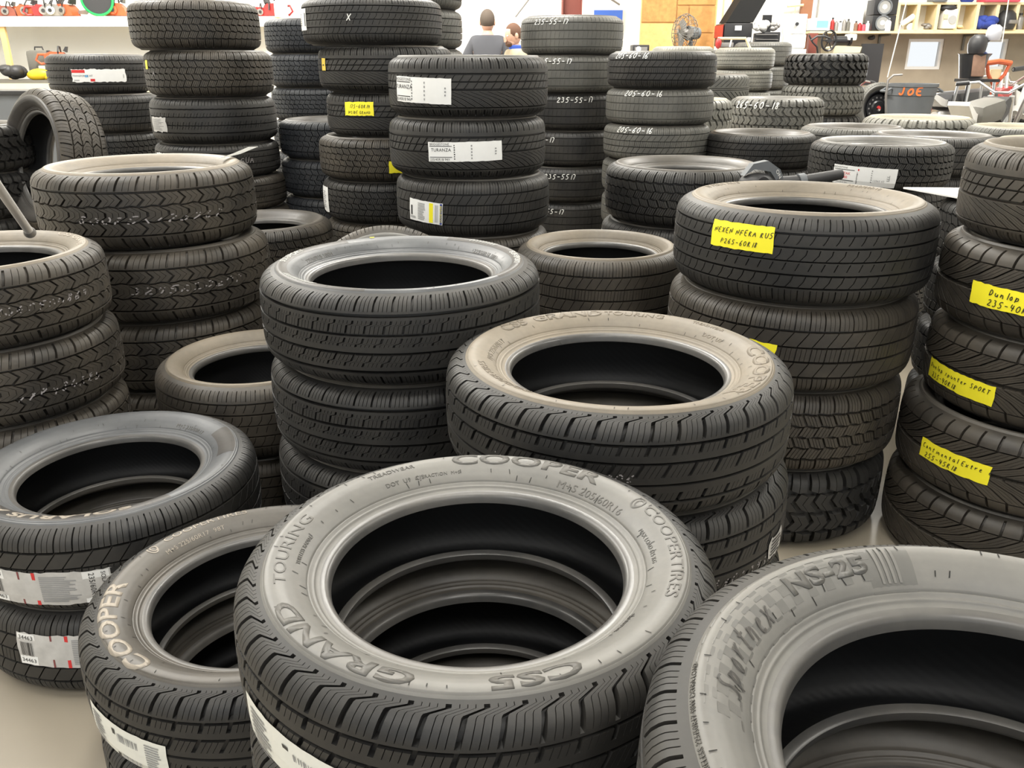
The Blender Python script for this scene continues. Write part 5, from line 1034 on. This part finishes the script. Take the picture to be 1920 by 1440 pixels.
for px, h_, lb in ((524, .26, 'left white sprayer bottle on long shelf between tall stacks'), (536, .34, 'right taller white sprayer on long shelf between tall stacks')):
    b_ = bottle(px, YS+.1, lz, .05, h_, W1, M['dull_steel'], lb, 'bottle', name='sprayer_bottle')
# work bench below
wz_ = at(60, 150, 12.0).z; wb2 = empty('workbench', (-7.9, 12.0, 0), 0, 'low wooden workbench under the long shelf', 'workbench')
MB().box((2.1, .3, wz_-.03), (4.2, .9, .06)).build('top', M['seat_grey'], wb2, smooth=False); MB().box((2.1, -.16, wz_-.10), (4.2, .03, .12)).build('front_board', M['wood_pale'], wb2, smooth=False)
for x in (.1, 2.0, 4.0): MB().box((x, .0, (wz_-.06)/2), (.09, .09, wz_-.06)).build('leg', M['wood_yellow'], wb2, smooth=False)
tag(MB().sph((at(68, 135, 12).x, 12.05, wz_+.07), (.16, .09, .075), (0, -.1, 0)).cyl((at(68, 135, 12).x+.1, 12.05, wz_+.05), (at(68, 135, 12).x+.26, 12.05, wz_+.03), .05, .03).build('yellow_cover', M['yellow_plastic']), 'rounded yellow plastic cover lying on the workbench', 'cover')
cs = empty('grey_case', (at(78, 120, 12.3).x, 12.3, wz_), 0, 'grey case with rounded top on the workbench beside yellow cover', 'case')
MB().box((0, 0, .19), (.3, .2, .38), bev=.05).build('body', M['seat_grey'], cs); MB().tube([(-.06, 0, .37), (-.05, 0, .42), (.05, 0, .42), (.06, 0, .37)], .01).build('handle', Bk, cs)
ib = chainsaw(112, Or, .3, 'orange machine on workbench just above labelled tire', 1.1); ib.location = (at(112, 100, 12.2).x, 12.2, wz_+.18); ib['category'] = 'chainsaw'; del ib['group']
tag(MB().box((at(112, 100, 12.2).x, 12.2, wz_+.09), (.5, .3, .18), bev=.01).build('wooden_crate', M['wood_pale']), 'low wooden crate under the orange machine on workbench', 'crate')
blob('hand_tool', 5, 12.0, (.25, .2, .2), Bk, 'black tool on the workbench at the left frame edge', 'tool', z0=wz_, seed=3)
cb = empty('grey_cabinet', (at(66, 180, 8.2).x, 8.2, 0), 0, 'low dark topped cabinet behind the upright tire at far left', 'cabinet')
cz = at(66, 172, 8.2).z; MB().box((0, .2, cz/2), (1.1, .5, cz-.04)).build('body', M['grey_plastic'], cb, smooth=False); MB().box((0, .2, cz-.01), (1.16, .56, .04), bev=.005).build('top', M['black_metal'], cb)
# ------------------------------------------------------------------ white stick over the left tyres
p0, p1 = at(-60, 268, 1.9), at(56, 436, 2.55)
cn = empty('walking_cane', p1, 0, 'white metal pole with dark rubber tip leaning over left edge tire', 'pole')
d_ = p1-p0; MB().cyl(p0-p1, -d_*.04, .0125, n=18).build('shaft', simple('pole_white', (.62, .60, .57), .35), cn)
MB().cyl(-d_*.04, (0, 0, 0), .0135, .018, n=18).build('rubber_tip', M['dull_steel'], cn); MB().cyl(-d_*.005, d_*.004, .012, .009).build('end_plug', Bk, cn)
# ------------------------------------------------------------------ leaf blower on the small stack
LBS = .66
lb = empty('leaf_blower', (.985, 3.2, .915), math.radians(12), 'black leaf blower with long nozzle lying on small tire stack', 'leaf blower')
lb.scale = (LBS, LBS, LBS)
MB().tube([(.02, 0, .045), (.22, 0, .06), (.44, .01, .09)], [.042, .036, .030], 16).build('nozzle', Bk, lb)
MB().cyl((.16, 0, .054), (.20, 0, .058), .046, n=18).build('coupling', M['grey_plastic'], lb)
MB().sph((-.10, 0, .06), (.10, .09, .055)).cyl((-.1, -.05, .06), (-.1, -.085, .06), .04).build('fan_housing', M['black_plastic'], lb)
MB().prism([(-.19, .10), (-.14, .165), (-.05, .18), (.03, .13), (.07, .05), (.03, .045), (-.03, .12), (-.13, .135)], .05).build('handle', M['grey_plastic'], lb)
bm = text_bm('ON', .04, .9)
for v in bm.verts: x, y = v.co.x, v.co.y; v.co = (-.0+x*.5+y*.45+.02, -.027, .105-x*.8+y*.5)
me = bpy.data.meshes.new('l'); bm.to_mesh(me); bm.free(); link('white_lettering', me, PAINT, lb)
sb = empty('white_sheet', (1.72, 3.0, .9225), math.radians(-8), 'thin white board lying on the dark stack beside right edge stack', 'board')
MB().prism([(-.25, -.20), (.3, -.24), (.3, .22), (-.05, .18)], .006, (0, 0, .004), (PI/2, 0, 0)).build('board', W1, sb, smooth=False)
sb2 = tag(MB().box((1.66, 2.78, .930), (.34, .012, .014), (0, 0, .12)).build('metal_strip', M['steel'], smooth=False), 'thin metal strip at the front of the white board', 'strip')
# ------------------------------------------------------------------ people
skin = simple('skin', (.55, .33, .24), .55, noise=.06, scale=12)
def skinned(name, J, E_, Rr, m, parent, lv=2, root=0):
    me = bpy.data.meshes.new(name); me.from_pydata(J, E_, []); o = link(name, me, m, parent)
    sk = o.modifiers.new('s', 'SKIN'); sk.use_smooth_shade = True
    for i, r_ in enumerate(Rr): me.skin_vertices[0].data[i].radius = r_ if isinstance(r_, tuple) else (r_, r_)
    for v in me.skin_vertices[0].data: v.use_root = False
    me.skin_vertices[0].data[root].use_root = True
    su = o.modifiers.new('u', 'SUBSURF'); su.levels = lv; su.render_levels = lv
    return o
def person(x, y, rz, hgt, shirt, trousers, hair, lab, head_turn=0, bald=False, collar=None, armfwd=0):
    s = hgt/1.78; p = empty('person', (x, y, 0), rz, lab, 'person'); p.scale = (s, s, s)
    # faces -Y
    J = [(0, 0, .98), (0, .01, 1.15), (0, .01, 1.32), (0, .0, 1.48), (0, -.01, 1.57)]; Rr = [(.16, .12), (.145, .11), (.165, .115), (.075, .07), (.055, .058)]; Ed = [(0, 1), (1, 2), (2, 3), (3, 4)]
    for s_ in (-1, 1):
        k = len(J); J += [(s_*.17, .01, 1.42), (s_*.25, -.02, 1.14), (s_*.26, -.10-armfwd, .92+armfwd*.5), (s_*.26, -.13-armfwd, .84+armfwd*.5)]; Rr += [.062, .047, .033, .036]
        Ed += [(2, k), (k, k+1), (k+1, k+2), (k+2, k+3)]
        for f in range(5):
            q = len(J); fx = s_*(.26+(-.028+.014*f)); L_ = (.055, .075, .082, .076, .06)[f]
            if f == 0: fx = s_*.215
            J += [(fx, -.14-armfwd, .80+armfwd*.5), (fx, -.15-armfwd, .80-L_+armfwd*.5)]; Rr += [.010, .008]; Ed += [(k+3, q), (q, q+1)]
        k = len(J); J += [(s_*.10, 0, .90), (s_*.11, -.01, .50), (s_*.115, .02, .10), (s_*.12, -.12, .045)]; Rr += [.095, .062, .042, (.04, .03)]; Ed += [(0, k), (k, k+1), (k+1, k+2), (k+2, k+3)]
    skinned('body', J, Ed, Rr, skin, p)
    T_ = [(0, 0, .95), (0, .01, 1.12), (0, .01, 1.32), (0, .0, 1.495)]; Tr = [(.185, .15), (.175, .14), (.19, .135), (.095, .085)]; Te = [(0, 1), (1, 2), (2, 3)]
    for s_ in (-1, 1): k = len(T_); T_ += [(s_*.155, .01, 1.42), (s_*.255, -.0, 1.17)]; Tr += [.082, .088]; Te += [(2, k), (k, k+1)]
    if collar:
        for s_, k in ((-1, 5), (1, 7)): T_.append((s_*.26, -.09-armfwd, .95+armfwd*.5)); Tr.append(.055); Te.append((k, len(T_)-1))
    skinned('shirt' if not collar else 'jacket', T_, Te, Tr, shirt, p)
    skinned('trousers', [(0, 0, .98), (-.10, 0, .88), (-.11, -.01, .5), (-.115, .02, .12), (.10, 0, .88), (.11, -.01, .5), (.115, .02, .12)], [(0, 1), (1, 2), (2, 3), (0, 4), (4, 5), (5, 6)], [(.175, .14), .11, .085, .07, .11, .085, .07], trousers, p)
    for s_ in (-1, 1): MB().box((s_*.12, -.06, .045), (.10, .28, .09), bev=.03).build('shoe', Bk, p)
    hd = empty('head_pivot', (0, 0, 0))
    bpy.data.objects.remove(hd)
    h = MB(); h.sph((0, 0, .115), (.076, .095, .115), u=24, v=16); h.sph((0, -.03, .045), (.055, .062, .05)); h.prism([(-.012, .06), (.012, .06), (.006, .11), (-.006, .11)], .03, (0, -.105, 0)); h.sph((0, -.098, .07), (.014, .02, .012))
    for s_ in (-1, 1): h.sph((s_*.078, .005, .105), (.012, .022, .034))
    ho_ = h.build('head', skin, p, loc=(0, -.015, 1.525), rot=(.18 if armfwd else 0, 0, head_turn))
    e = MB()
    for s_ in (-1, 1): e.sph((s_*.03, -.087, .12), (.012, .008, .007))
    e.build('eyes', W1, ho_); MB().sph((0, -.09, .045), (.022, .008, .006)).build('mouth', simple('lip'+str(len(MATS)), (.35, .12, .1), .6), ho_)
    hr = MB(); hr.sph((0, .012, .135), (.083, .098, .108), u=24, v=16)
    bmesh.ops.delete(hr.bm, geom=[f for f in hr.bm.faces if (f.calc_center_median().y < -.05 and f.calc_center_median().z < .19) or f.calc_center_median().z < .06+.3*max(0, -f.calc_center_median().y)], context='FACES')
    hr.build('hair', hair, ho_)
    if bald: MB().sph((0, -.062, .035), (.05, .045, .035)).build('beard', hair, ho_)
    if collar: MB().lathe([(.075, 0), (.08, .035), (.068, .045), (.065, .0)], 20, (0, 0, 1.49), close=True).build('collar', collar, p)
    return p
a = at(914, 60, 11.3); person(a.x, 11.3, math.radians(180), 2.0, simple('tshirt_charcoal', (.06, .062, .072), .8, noise=.1), simple('jeans', (.06, .08, .13), .8), simple('hair_grey_brown', (.09, .07, .055), .9), 'person seen from behind in dark grey t-shirt with short hair', 0)
a = at(962, 80, 10.3); person(a.x+.03, 10.3, math.radians(-62), 1.80, simple('jacket_tan', (.30, .25, .17), .8, noise=.1), simple('work_trousers', (.10, .09, .08), .8), simple('hair_brown', (.10, .05, .03), .9), 'person in tan jacket with blue collar looking down to the left', 0, True, simple('collar_blue', (.04, .10, .5), .7), .12)
